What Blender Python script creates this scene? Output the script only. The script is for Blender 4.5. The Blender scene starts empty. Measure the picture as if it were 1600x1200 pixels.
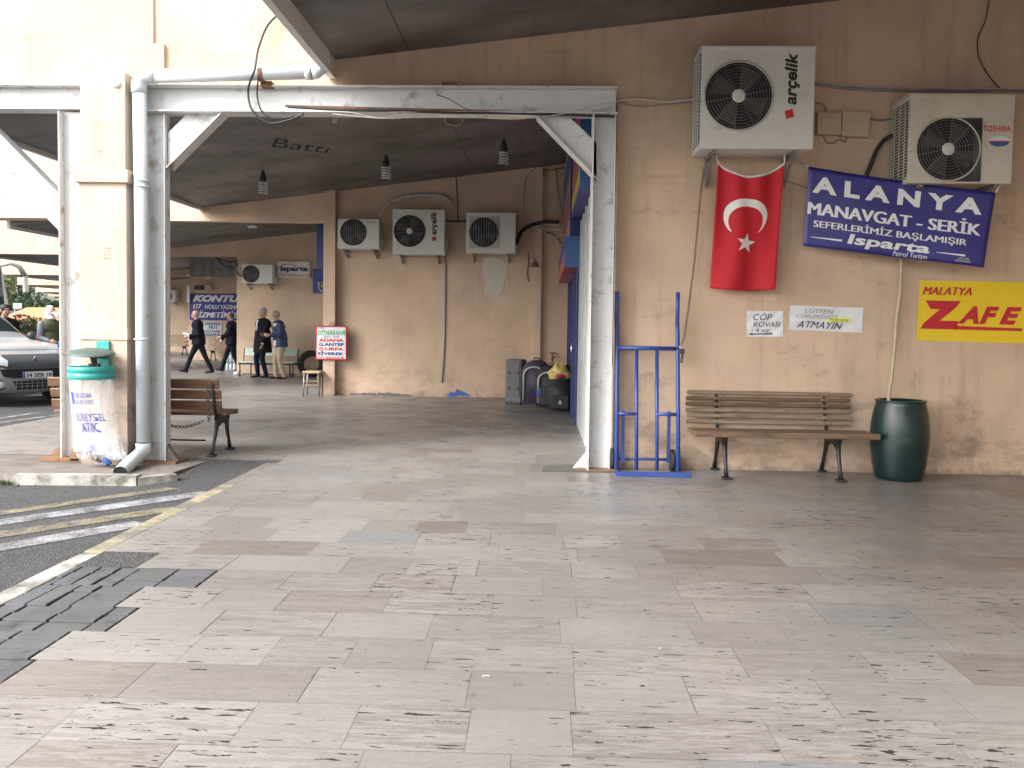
import bpy, bmesh, math, random
from mathutils import Vector, Matrix, Euler
from mathutils.bvhtree import BVHTree
random.seed(11)
S = bpy.context.scene
COL = S.collection
PI = math.pi
rad = math.radians

# ------------------------------------------------------------------ camera
F, PPX, PPY, H = 1340.0, 800.0, 568.0, 1.40
YAW, PITCH, ROLL = math.atan(45 / F), math.atan(56 / F), 0.0135
RC = Matrix.Rotation(YAW, 3, 'Z') @ Matrix.Rotation(PI / 2 - PITCH, 3, 'X') @ Matrix.Rotation(ROLL, 3, 'Z')
cd = bpy.data.cameras.new("camera"); cam = bpy.data.objects.new("camera", cd); COL.objects.link(cam)
cam.location = (0, 0, H); cam.rotation_euler = RC.to_euler()
cd.sensor_width = 36; cd.lens = 36 * F / 1600; cd.shift_y = (PPY - 600) / 1600.0
cd.clip_start = 0.05; cd.clip_end = 2000
S.camera = cam

# ------------------------------------------------------------------ sky, sun, exposure
SUN_EL, SUN_AZ = 40.0, -128.0          # azimuth measured from +Y (into the picture), negative = to the left
wd = bpy.data.worlds.new("World"); S.world = wd; wd.use_nodes = True
wn, wl = wd.node_tree.nodes, wd.node_tree.links
sky = wn.new("ShaderNodeTexSky"); sky.sky_type = 'NISHITA'; sky.sun_disc = False
sky.sun_elevation = rad(SUN_EL); sky.sun_rotation = rad(SUN_AZ)
sky.air_density = 1.0; sky.dust_density = 4.0; sky.ozone_density = 0.6
hs = wn.new("ShaderNodeHueSaturation"); hs.inputs['Saturation'].default_value = 0.20
wl.new(sky.outputs[0], hs.inputs['Color']); wl.new(hs.outputs[0], wn['Background'].inputs[0])
wn['Background'].inputs[1].default_value = 0.12
sl = bpy.data.lights.new("sun", 'SUN'); sl.energy = 0.5; sl.angle = rad(20); sl.color = (1.0, 0.985, 0.96)
sun = bpy.data.objects.new("sun", sl); COL.objects.link(sun); sun.location = (-12, -4, 18)
_d = Vector((math.sin(rad(SUN_AZ)) * math.cos(rad(SUN_EL)), math.cos(rad(SUN_AZ)) * math.cos(rad(SUN_EL)), math.sin(rad(SUN_EL))))
sun.rotation_euler = _d.to_track_quat('Z', 'Y').to_euler()
vs = S.view_settings; vs.view_transform = 'Standard'; vs.look = 'None'; vs.gamma = 1; vs.use_curve_mapping = False
vs.exposure = 2.24
S.cycles.max_bounces = 10; S.cycles.diffuse_bounces = 6; S.cycles.transparent_max_bounces = 12

# ------------------------------------------------------------------ measuring the place from the photograph (1600 x 1200 pixels)
def _ray(px, py): return RC @ Vector(((px - PPX) / F, -(py - PPY) / F, -1))
def P(px, py, d): r = _ray(px, py); return Vector((0, 0, H)) + r * (d / r.y)
def PX(px, py, x): r = _ray(px, py); return Vector((0, 0, H)) + r * (x / r.x)
def G(px, py, z=0.0): r = _ray(px, py); return Vector((0, 0, H)) + r * ((z - H) / r.z)

# ------------------------------------------------------------------ materials
def nt(name):
    m = bpy.data.materials.new(name); m.use_nodes = True
    return m, m.node_tree.nodes, m.node_tree.links, m.node_tree.nodes['Principled BSDF']
def rgb(c): return (c[0], c[1], c[2], 1)
def noise(n, l, vec, scale, detail=4, rough=.55, dist=0):
    t = n.new('ShaderNodeTexNoise'); t.inputs['Scale'].default_value = scale; t.inputs['Detail'].default_value = detail
    t.inputs['Roughness'].default_value = rough; t.inputs['Distortion'].default_value = dist
    if vec: l.new(vec, t.inputs['Vector'])
    return t.outputs[0]
def ramp(n, l, fac, a, b, ca=(0, 0, 0), cb=(1, 1, 1)):
    r = n.new('ShaderNodeValToRGB'); r.color_ramp.elements[0].position = a; r.color_ramp.elements[1].position = b
    r.color_ramp.elements[0].color = rgb(ca); r.color_ramp.elements[1].color = rgb(cb); l.new(fac, r.inputs[0]); return r.outputs[0]
def mix(n, l, fac, a, b, mode='MIX'):
    x = n.new('ShaderNodeMix'); x.data_type = 'RGBA'; x.blend_type = mode; x.clamp_factor = True
    for s, v in ((x.inputs[0], fac), (x.inputs[6], a), (x.inputs[7], b)):
        if isinstance(v, (int, float)): s.default_value = v
        elif isinstance(v, tuple): s.default_value = rgb(v)
        else: l.new(v, s)
    return x.outputs[2]
def math_(n, l, op, a, b=None, c=None):
    x = n.new('ShaderNodeMath'); x.operation = op; x.use_clamp = False
    for k, v in enumerate((a, b, c)):
        if v is None: continue
        if isinstance(v, (int, float)): x.inputs[k].default_value = v
        else: l.new(v, x.inputs[k])
    return x.outputs[0]
def scaled(n, l, sx, sy, sz, vec=None):
    if vec is None: vec = n.new('ShaderNodeNewGeometry').outputs['Position']
    x = n.new('ShaderNodeVectorMath'); x.operation = 'MULTIPLY'; l.new(vec, x.inputs[0]); x.inputs[1].default_value = (sx, sy, sz)
    return x.outputs[0]
def bump(n, l, b, h, strength, dist=.01):
    x = n.new('ShaderNodeBump'); x.inputs['Strength'].default_value = strength; x.inputs['Distance'].default_value = dist
    l.new(h, x.inputs['Height']); l.new(x.outputs[0], b.inputs['Normal'])
def mk(name, col, rough=.55, metal=0.0, var=.12, vs=4.0, bmp=0.0, bs=60, dirt=None, spec=None):
    """a worn surface: colour wavers by var; dirt = (colour, noise scale, threshold low, high)"""
    m, n, l, b = nt(name)
    p = n.new('ShaderNodeTexCoord').outputs['Object']
    f = noise(n, l, p, vs, 5, .6)
    lo = tuple(max(0, c * (1 - var)) for c in col); hi = tuple(min(1, c * (1 + var)) for c in col)
    c = ramp(n, l, f, .3, .7, lo, hi)
    if dirt:
        g = noise(n, l, p, dirt[1], 6, .65)
        c = mix(n, l, ramp(n, l, g, dirt[2], dirt[3]), c, dirt[0])
    l.new(c, b.inputs['Base Color'])
    b.inputs['Roughness'].default_value = rough; b.inputs['Metallic'].default_value = metal
    if spec is not None: b.inputs['Specular IOR Level'].default_value = spec
    if bmp: bump(n, l, b, noise(n, l, p, bs, 3), bmp, .004)
    return m

def plaster(name, col, grime=1.0, seed=0.0):
    m, n, l, b = nt(name)
    geo = n.new('ShaderNodeNewGeometry').outputs['Position']
    add = n.new('ShaderNodeVectorMath'); add.operation = 'ADD'; l.new(geo, add.inputs[0]); add.inputs[1].default_value = (seed, seed * 1.7, 0)
    p = add.outputs[0]
    big = noise(n, l, p, 1.15, 6, .62)
    c = ramp(n, l, big, .32, .68, tuple(x * .82 for x in col), tuple(min(1, x * 1.10) for x in col))
    st = noise(n, l, scaled(n, l, 5, 5, .45, p), 1.6, 5, .65)                       # runs down the wall
    c = mix(n, l, math_(n, l, 'MULTIPLY', ramp(n, l, st, .52, .80), .40 * grime), c, tuple(x * .45 for x in col))
    hz = noise(n, l, scaled(n, l, .5, .5, 7, p), 1.3, 4, .6)                        # scuffs along it
    c = mix(n, l, math_(n, l, 'MULTIPLY', ramp(n, l, hz, .60, .78), .30 * grime), c, tuple(x * .5 for x in col))
    sep = n.new('ShaderNodeSeparateXYZ'); l.new(geo, sep.inputs[0])
    foot = n.new('ShaderNodeMapRange'); foot.inputs['From Min'].default_value = 1.25; foot.inputs['From Max'].default_value = 0.0
    l.new(sep.outputs[2], foot.inputs['Value'])
    sm = noise(n, l, scaled(n, l, 1, 1, 1.6, p), 2.6, 7, .7)
    k = math_(n, l, 'ADD', sm, math_(n, l, 'MULTIPLY', foot.outputs[0], .20))
    c = mix(n, l, math_(n, l, 'MULTIPLY', ramp(n, l, k, .60, .82), .62 * grime), c, (.16, .125, .10))
    foot2 = n.new('ShaderNodeMapRange'); foot2.inputs['From Min'].default_value = .16; foot2.inputs['From Max'].default_value = 0.0
    l.new(sep.outputs[2], foot2.inputs['Value'])
    k2 = math_(n, l, 'ADD', noise(n, l, p, 7, 6, .7), math_(n, l, 'MULTIPLY', foot2.outputs[0], .30))
    c = mix(n, l, math_(n, l, 'MULTIPLY', ramp(n, l, k2, .70, .88), .75), c, (.20, .17, .145))
    fleck = noise(n, l, p, 22, 3, .6)
    c = mix(n, l, ramp(n, l, fleck, .76, .80), c, (.12, .09, .07))
    chip = noise(n, l, scaled(n, l, 1, 1, 1.3, p), 9, 4, .6)
    c = mix(n, l, math_(n, l, 'MULTIPLY', ramp(n, l, chip, .745, .765), .7), c, (.62, .55, .47))
    l.new(c, b.inputs['Base Color']); b.inputs['Roughness'].default_value = .75
    bump(n, l, b, math_(n, l, 'ADD', noise(n, l, p, 70, 3), math_(n, l, 'MULTIPLY', noise(n, l, p, 3, 3), 2.0)), .22, .006)
    return m

PEACH = (.56, .41, .295)
M = {}
M['peach'] = plaster('peach_plaster', PEACH, 1.2)
M['peach2'] = plaster('peach_plaster_middle', (.60, .435, .31), .55, 7.3)
M['peach3'] = plaster('peach_plaster_far', (.58, .425, .305), .45, 15.1)
M['cream'] = plaster('cream_plaster', (.50, .395, .315), 1.7, 3.7)
M['white_steel'] = mk('white_painted_steel', (.57, .58, .58), .42, 0, .10, 2.2, .05, 40, ((.19, .14, .10), 4.5, .54, .72))
M['white_flange'] = mk('white_flange_edge', (.62, .62, .61), .4, 0, .08, 5, 0, 40, ((.26, .17, .11), 7, .56, .72))
M['rust'] = mk('rusty_steel', (.20, .105, .055), .85, 0, .35, 14, .3, 60)
M['pvc'] = mk('pale_pvc', (.58, .62, .64), .38, 0, .06, 4, 0, 40, ((.36, .31, .22), 6, .62, .8))
M['fascia'] = mk('white_fascia', (.66, .65, .63), .5, 0, .06, 3, 0, 40, ((.3, .24, .18), 3, .62, .8))
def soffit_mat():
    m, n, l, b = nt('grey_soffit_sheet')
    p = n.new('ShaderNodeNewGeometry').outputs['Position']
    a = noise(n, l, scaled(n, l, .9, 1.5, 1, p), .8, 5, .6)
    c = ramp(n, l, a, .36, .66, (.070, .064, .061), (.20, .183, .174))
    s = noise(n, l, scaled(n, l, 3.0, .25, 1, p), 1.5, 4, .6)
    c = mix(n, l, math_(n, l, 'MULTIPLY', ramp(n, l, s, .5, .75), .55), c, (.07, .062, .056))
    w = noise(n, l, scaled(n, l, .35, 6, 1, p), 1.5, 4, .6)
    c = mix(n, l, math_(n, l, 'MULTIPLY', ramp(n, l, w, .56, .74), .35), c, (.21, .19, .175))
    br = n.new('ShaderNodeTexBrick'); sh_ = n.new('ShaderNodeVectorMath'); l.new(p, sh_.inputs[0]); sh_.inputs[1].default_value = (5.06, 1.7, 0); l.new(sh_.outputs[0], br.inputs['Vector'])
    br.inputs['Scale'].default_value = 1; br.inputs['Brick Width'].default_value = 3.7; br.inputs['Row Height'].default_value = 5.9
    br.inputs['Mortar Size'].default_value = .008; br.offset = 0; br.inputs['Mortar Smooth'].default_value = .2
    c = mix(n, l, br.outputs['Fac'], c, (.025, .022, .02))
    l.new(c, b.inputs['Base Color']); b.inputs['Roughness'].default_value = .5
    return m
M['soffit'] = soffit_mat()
M['roof_top'] = mk('grey_roof_sheet', (.35, .35, .35), .6)

def travertine():
    m, n, l, b = nt('travertine_tiles')
    p = n.new('ShaderNodeNewGeometry').outputs['Position']
    at = n.new('ShaderNodeAttribute'); at.attribute_name = 'tone'
    sp = n.new('ShaderNodeSeparateColor'); l.new(at.outputs['Color'], sp.inputs[0])
    off = n.new('ShaderNodeCombineXYZ')
    l.new(math_(n, l, 'MULTIPLY', sp.outputs[1], 37.0), off.inputs[0]); l.new(math_(n, l, 'MULTIPLY', sp.outputs[1], 91.0), off.inputs[1])
    ad = n.new('ShaderNodeVectorMath'); ad.operation = 'ADD'; l.new(p, ad.inputs[0]); l.new(off.outputs[0], ad.inputs[1])
    q = ad.outputs[0]
    base = n.new('ShaderNodeValToRGB'); cr = base.color_ramp; l.new(sp.outputs[0], base.inputs[0])
    for k, (x, c) in enumerate(((0, (.152, .134, .126)), (.14, (.178, .158, .150)), (.32, (.196, .184, .176)), (.60, (.216, .208, .200)), (.85, (.250, .244, .236)), (1, (.188, .198, .208)))):
        e = cr.elements[k] if k < 2 else cr.elements.new(x)
        e.position = x; e.color = rgb(c)
    c = base.outputs[0]
    s1 = noise(n, l, scaled(n, l, 2.0, 24, 1, q), 1.0, 7, .70, .7)
    s2 = noise(n, l, scaled(n, l, 9, 95, 1, q), 1.0, 4, .65, .5)
    vein = math_(n, l, 'ADD', math_(n, l, 'MULTIPLY', s1, .58), math_(n, l, 'MULTIPLY', s2, .42))
    amt = math_(n, l, 'ADD', .24, math_(n, l, 'MULTIPLY', sp.outputs[2], .56))
    c = mix(n, l, math_(n, l, 'MULTIPLY', ramp(n, l, vein, .50, .68), amt), c, (.105, .096, .089))
    c = mix(n, l, math_(n, l, 'MULTIPLY', ramp(n, l, vein, .50, .33), amt), c, (.31, .302, .29))
    fine = noise(n, l, scaled(n, l, 40, 110, 1, q), 1.0, 4, .75)
    c = mix(n, l, .34, c, ramp(n, l, fine, .3, .7, (.25, .22, .2), (.75, .7, .65)), 'OVERLAY')
    gr = noise(n, l, p, .55, 6, .62)
    c = mix(n, l, math_(n, l, 'MULTIPLY', ramp(n, l, gr, .42, .72), .5), c, (.115, .103, .093))
    gm = noise(n, l, p, 9.5, 2, .4)                                                     # old flattened gum and drips
    c = mix(n, l, math_(n, l, 'MULTIPLY', ramp(n, l, gm, .73, .75), .40), c, (.09, .08, .075))
    pit = noise(n, l, scaled(n, l, 8, 42, 1, q), 1.0, 3, .6, .4)
    clus = noise(n, l, p, 1.1, 3, .6)
    pk = math_(n, l, 'ADD', pit, math_(n, l, 'ADD', math_(n, l, 'MULTIPLY', sp.outputs[2], .085), math_(n, l, 'MULTIPLY', clus, .22)))
    hole = ramp(n, l, pk, .808, .822)
    pit2 = noise(n, l, scaled(n, l, 2.1, 30, 1, q), 1.0, 2, .5, .2)
    hole2 = ramp(n, l, math_(n, l, 'ADD', pit2, math_(n, l, 'MULTIPLY', clus, .14)), .815, .83)
    ho = math_(n, l, 'MAXIMUM', hole, hole2)
    c = mix(n, l, ho, c, (.018, .015, .013))
    l.new(c, b.inputs['Base Color'])
    rr = n.new('ShaderNodeMapRange'); l.new(noise(n, l, p, 2.2, 5, .6), rr.inputs['Value'])
    rr.inputs['From Min'].default_value = .3; rr.inputs['From Max'].default_value = .7; rr.inputs['To Min'].default_value = .26; rr.inputs['To Max'].default_value = .48
    l.new(math_(n, l, 'MAXIMUM', rr.outputs[0], ho), b.inputs['Roughness'])
    bump(n, l, b, math_(n, l, 'SUBTRACT', math_(n, l, 'MULTIPLY', vein, .4), ho), .35, .004)
    return m
M['floor'] = travertine()
M['joint'] = mk('tile_joint_mortar', (.145, .132, .12), .9, 0, .3, 12)
def asphalt(name, paint=None, wear=(.44, .60)):
    m, n, l, b = nt(name)
    p = n.new('ShaderNodeNewGeometry').outputs['Position']
    v = n.new('ShaderNodeTexVoronoi'); v.inputs['Scale'].default_value = 95; l.new(p, v.inputs['Vector'])
    big = noise(n, l, p, 1.1, 5, .6)
    c = ramp(n, l, big, .3, .7, (.026, .026, .029), (.052, .051, .052))
    sp = n.new('ShaderNodeSeparateColor'); l.new(v.outputs['Color'], sp.inputs[0])
    c = mix(n, l, ramp(n, l, sp.outputs[0], .55, 1.0), c, (.12, .117, .115))
    if paint:
        w = noise(n, l, p, 5, 6, .7); w2 = noise(n, l, p, 70, 3, .7)
        k = math_(n, l, 'ADD', math_(n, l, 'MULTIPLY', w, .6), math_(n, l, 'MULTIPLY', w2, .4))
        c = mix(n, l, ramp(n, l, k, wear[0], wear[1]), paint, c)
    l.new(c, b.inputs['Base Color']); b.inputs['Roughness'].default_value = .78
    bump(n, l, b, v.outputs['Distance'], .8, .012)
    return m
M['asphalt'] = asphalt('asphalt')
M['paint_white'] = asphalt('worn_white_road_paint', (.40, .40, .40), (.38, .60))
M['paint_yellow'] = asphalt('worn_yellow_road_paint', (.33, .285, .17), (.36, .60))
M['kerb_white'] = mk('chipped_white_kerb_paint', (.40, .39, .36), .75, 0, .2, 8, .4, 40, ((.12, .11, .09), 5, .42, .64))
M['kerb_yellow'] = mk('chipped_yellow_kerb_paint', (.31, .265, .165), .75, 0, .2, 8, .3, 40, ((.13, .125, .11), 5, .40, .62))
M['concrete'] = mk('dirty_concrete', (.16, .14, .122), .85, 0, .3, 5, .4, 50, ((.09, .08, .07), 3, .5, .72))
M['paver'] = mk('grey_block_paver', (.085, .086, .092), .8, 0, .25, 3, .6, 80, ((.03, .033, .028), 5, .58, .75))
M['soot'] = mk('soot_writing', (.035, .031, .028), .9, 0, .5, 25)
M['soil'] = mk('dark_joint_soil', (.018, .018, .015), .95, 0, .4, 20)
M['dark_stone'] = mk('dark_patch', (.09, .083, .078), .8, 0, .3, 6, .3, 50)
M['case'] = mk('off_white_sheet_metal', (.60, .60, .555), .42, 0, .05, 3, 0, 40, ((.30, .25, .18), 4, .62, .85))
M['case_old'] = mk('yellowed_sheet_metal', (.53, .50, .42), .45, 0, .08, 3, 0, 40, ((.28, .22, .15), 5, .58, .8))
M['grille_beige'] = mk('beige_grille', (.42, .40, .35), .5)
M['dark'] = mk('dark_plastic', (.035, .036, .04), .5, 0, .25, 6)
M['darker'] = mk('black_hollow_shade', (.012, .012, .013), .8)  # black that puts the shade of openings into the colour
M['grille'] = mk('dark_wire', (.16, .16, .165), .4, .3)
M['grey_plastic'] = mk('grey_plastic', (.28, .28, .28), .5)
M['blade'] = mk('fan_blade', (.055, .052, .05), .5, 0, .2, 8)
M['hub'] = mk('pale_hub', (.62, .60, .56), .5)
M['grey_edge'] = mk('grey_brace_edge', (.36, .36, .37), .5)
M['bracket'] = mk('grey_bracket_steel', (.25, .24, .23), .5, .5, .2, 8, 0, 40, ((.16, .09, .05), 8, .55, .7))
M['black_metal'] = mk('black_cast_iron', (.022, .022, .023), .45, .2, .3, 12, .3, 90)
def wood(name, a, b2, rough=.6):
    m, n, l, b = nt(name)
    p = n.new('ShaderNodeTexCoord').outputs['Object']
    g = noise(n, l, scaled(n, l, 1.6, 28, 28, p), 1.5, 6, .65, .4)
    c = ramp(n, l, g, .32, .72, a, b2)
    w = noise(n, l, scaled(n, l, 3, 9, 9, p), 1.6, 5, .6)
    c = mix(n, l, math_(n, l, 'MULTIPLY', ramp(n, l, w, .54, .76), .7), c, tuple(x * .3 for x in a))
    l.new(c, b.inputs['Base Color']); b.inputs['Roughness'].default_value = rough; bump(n, l, b, g, .3, .003)
    return m
M['wood_dark'] = wood('weathered_brown_slats', (.070, .038, .021), (.165, .10, .060))
M['wood_grey'] = wood('greyed_slats', (.135, .095, .062), (.28, .205, .145))
M['wood_red'] = wood('reddish_seat_board', (.075, .042, .026), (.235, .145, .092), .6)
M['wood_warm'] = wood('varnished_brown_slats', (.10, .050, .026), (.21, .115, .060), .45)
M['wood_pale'] = wood('pale_worn_slats', (.36, .25, .16), (.50, .37, .25))
M['truck_blue'] = mk('blue_enamel', (.026, .062, .25), .38, 0, .2, 6, .05, 60, ((.10, .035, .02), 10, .66, .72))
M['rubber'] = mk('black_rubber', (.02, .02, .021), .75, 0, .3, 20, .3, 120)
M['barrel'] = mk('dark_green_plastic', (.0045, .021, .020), .30, 0, .25, 4, .1, 30, ((.05, .06, .05), 5, .6, .8))
M['hose'] = mk('yellowed_corrugated_hose', (.42, .36, .22), .5, 0, .2, 8)
M['red_cloth'] = mk('red_flag_cloth', (.46, .008, .018), .75, 0, .06, 4, .15, 300)
M['white_cloth'] = mk('white_flag_cloth', (.70, .68, .66), .7, 0, .04, 6)
M['white_tape'] = mk('white_hem_tape', (.62, .60, .58), .7)
M['banner_blue'] = mk('blue_vinyl', (.022, .020, .170), .38, 0, .1, 3)
M['banner_navy'] = mk('navy_vinyl', (.045, .05, .24), .45, 0, .3, 2)
M['letter_white'] = mk('white_lettering', (.70, .70, .70), .5, 0, .03, 6)
M['letter_black'] = mk('black_lettering', (.02, .02, .022), .5)
M['letter_navy'] = mk('navy_lettering', (.025, .03, .16), .5)
M['letter_red'] = mk('red_lettering', (.50, .025, .03), .5)
M['letter_green'] = mk('green_lettering', (.03, .28, .10), .5)
M['letter_grey'] = mk('grey_lettering', (.22, .22, .23), .5)
M['letter_blue'] = mk('blue_lettering', (.07, .08, .36), .5)
M['poster_yellow'] = mk('yellow_poster', (.72, .52, .015), .5, 0, .04, 2)
M['poster_red'] = mk('red_poster_print', (.46, .014, .03), .5, 0, .04, 2)
M['scrap'] = mk('soiled_paper', (.36, .35, .33), .8, 0, .2, 30)
M['paper'] = mk('white_paper', (.66, .67, .69), .7, 0, .05, 6, .1, 20)
M['marker_yellow'] = mk('yellow_highlighter', (.72, .78, .06), .6)
M['ink'] = mk('marker_ink', (.05, .05, .07), .6, 0, .4, 30)
M['cable_white'] = mk('dirty_white_cable', (.50, .47, .42), .5, 0, .2, 9)
M['cable_black'] = mk('black_cable', (.022, .022, .024), .5)
M['cable_grey'] = mk('grey_cable', (.22, .21, .20), .5, 0, .2, 9)
M['chain'] = mk('dull_chain_steel', (.12, .10, .085), .5, .6, .3, 30)
M['box_beige'] = mk('beige_junction_box', (.46, .36, .26), .6, 0, .08, 5, 0, 40, ((.25, .18, .12), 6, .6, .8))
M['teal'] = mk('teal_enamel', (.035, .30, .27), .4, 0, .15, 6, .1, 60, ((.03, .08, .07), 12, .6, .7))
M['lid_green'] = mk('weathered_green_lid', (.065, .105, .088), .5, 0, .25, 7)
M['lamp_white'] = mk('lamp_glass', (.58, .60, .60), .25, 0, .03, 5)
M['skin'] = mk('skin', (.42, .235, .165), .55, 0, .12, 14)
M['hair_grey'] = mk('grey_hair', (.30, .29, .28), .8, 0, .3, 60, .4, 120)
M['hair_dark'] = mk('dark_hair', (.05, .04, .035), .8, 0, .3, 60, .4, 120)
M['suit'] = mk('dark_navy_suit_cloth', (.009, .010, .016), .95, 0, .2, 6, .2, 40, None, .15)
M['trouser_navy'] = mk('navy_trouser_cloth', (.009, .012, .028), .95, 0, .2, 6, .2, 40, None, .15)
M['coat'] = mk('black_brown_coat_cloth', (.013, .012, .011), .95, 0, .25, 6, .2, 40, None, .15)
M['shirt'] = mk('pale_shirt', (.52, .56, .64), .7, 0, .05, 6)
M['shirt_white'] = mk('white_shirt', (.68, .68, .70), .7, 0, .05, 6)
M['tie'] = mk('blue_tie', (.04, .06, .16), .5)
M['jacket_navy'] = mk('navy_jacket_panel', (.020, .035, .085), .7, 0, .15, 6, .2, 40)
M['jacket_beige'] = mk('beige_jacket_panel', (.46, .41, .36), .7, 0, .1, 6, .2, 40)
M['khaki'] = mk('khaki_trouser_cloth', (.33, .27, .18), .8, 0, .12, 6, .2, 40)
M['shoe'] = mk('black_shoe_leather', (.012, .012, .013), .35)
M['vest_green'] = mk('olive_padded_vest', (.085, .095, .045), .8, 0, .2, 6, .2, 40)
M['sweat_grey'] = mk('blue_grey_sweatshirt', (.20, .22, .26), .85, 0, .12, 8, .2, 60)
M['hood_white'] = mk('pale_hood_cloth', (.62, .66, .74), .85, 0, .08, 8)
M['suitcase_grey'] = mk('grey_suitcase_fabric', (.115, .113, .118), .7, 0, .12, 5, .2, 120)
M['suitcase_purple'] = mk('aubergine_suitcase_fabric', (.040, .028, .055), .65, 0, .15, 5, .2, 120)
M['suitcase_black'] = mk('black_suitcase_fabric', (.016, .016, .019), .65, 0, .2, 5, .2, 120)
M['trim_silver'] = mk('silver_trim', (.33, .33, .35), .4, .2)
M['bag_blue'] = mk('blue_side_pocket', (.025, .05, .24), .6)
M['bag_yellow'] = mk('yellow_carrier_bag', (.58, .43, .15), .35, 0, .1, 5)
M['shop_white'] = mk('white_aluminium_frame', (.42, .43, .42), .4, 0, .12, 3)
M['shop_blue'] = mk('blue_painted_frame', (.016, .030, .15), .4, 0, .12, 3)
M['sign_orange'] = mk('orange_sign_print', (.55, .15, .06), .5, 0, .15, 3)
M['sign_pink'] = mk('faded_red_sign_print', (.42, .10, .14), .5, 0, .15, 3)
M['sign_violet'] = mk('violet_sign_board', (.10, .085, .30), .5, 0, .25, 2)
M['sign_yellow'] = mk('yellow_sign_print', (.68, .50, .06), .5)
M['sign_blue'] = mk('bright_blue_sign_box', (.035, .10, .28), .45, 0, .1, 3)
M['sign_grey'] = mk('grey_sign_end', (.26, .25, .25), .6, 0, .2, 3)
M['emblem_blue'] = mk('deep_blue_emblem_cloth', (.02, .055, .23), .5, 0, .3, 3)
M['putty'] = mk('bare_filler_patch', (.58, .54, .45), .85, 0, .08, 6, .2, 50)
M['dull_flake'] = mk('dull_purple_flakes', (.13, .11, .15), .8, 0, .35, 14)
M['blue_flake'] = mk('flaking_blue_paint', (.06, .11, .36), .7, 0, .35, 14)
M['car_silver'] = mk('silver_car_paint', (.36, .375, .39), .25, .35, .03, 2)
M['car_grey'] = mk('grey_car_plastic', (.055, .063, .072), .45, 0, .08, 3)
M['car_bumper'] = mk('silver_bumper', (.25, .265, .275), .35, .2, .05, 3, 0, 40, ((.25, .23, .2), 4, .55, .8))
M['chrome'] = mk('chrome', (.7, .7, .72), .15, .9)
M['orange_roof'] = mk('orange_roof_sheet', (.60, .20, .09), .6, 0, .08, 1)
M['kiosk_wall'] = mk('pale_blue_kiosk_wall', (.45, .55, .60), .6, 0, .1, 1)
M['leaf'] = mk('dark_leaves', (.05, .085, .035), .6, 0, .45, 1.2)
M['leaf_olive'] = mk('olive_leaves', (.13, .14, .055), .6, 0, .4, 2)
M['bark'] = mk('bark', (.10, .075, .055), .9, 0, .3, 6, .4, 30)
M['terracotta'] = mk('terracotta', (.35, .15, .09), .8)
M['red_plastic'] = mk('red_plastic', (.55, .03, .025), .45)
M['bottle'] = mk('shrink_wrapped_bottles', (.50, .56, .60), .25, 0, .2, 14)
M['seat_green'] = mk('pale_green_seat_shell', (.50, .60, .52), .4)
M['grass'] = mk('moss', (.06, .09, .025), .9, 0, .4, 20)
def glassy(name, col, rough=.08, alpha=1.0, trans=0.0):
    m, n, l, b = nt(name)
    p = n.new('ShaderNodeTexCoord').outputs['Object']
    c = ramp(n, l, noise(n, l, p, 2.0, 3), .3, .7, tuple(x * .8 for x in col), tuple(min(1, x * 1.2) for x in col))
    l.new(c, b.inputs['Base Color']); b.inputs['Roughness'].default_value = rough
    b.inputs['Alpha'].default_value = alpha; b.inputs['Transmission Weight'].default_value = trans
    return m
M['glass_dark'] = glassy('dark_vehicle_glass', (.02, .03, .035), .05)
M['glass_shop'] = glassy('shop_glass', (.05, .06, .07), .06)
M['headlight'] = glassy('headlight_lens', (.62, .64, .66), .08)
def bag_mat():
    m, n, l, b = nt('cloudy_clear_plastic')
    p = n.new('ShaderNodeTexCoord').outputs['Object']
    f = noise(n, l, scaled(n, l, 9, 9, 2.2, p), 1.4, 4, .6, .6)
    r = n.new('ShaderNodeMapRange'); l.new(f, r.inputs['Value']); r.inputs['From Min'].default_value = .3; r.inputs['From Max'].default_value = .7
    r.inputs['To Min'].default_value = .10; r.inputs['To Max'].default_value = .50
    l.new(r.outputs[0], b.inputs['Alpha']); b.inputs['Base Color'].default_value = (.70, .71, .73, 1); b.inputs['Roughness'].default_value = .22
    bump(n, l, b, f, .8, .03)
    return m
M['bag'] = bag_mat()

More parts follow.
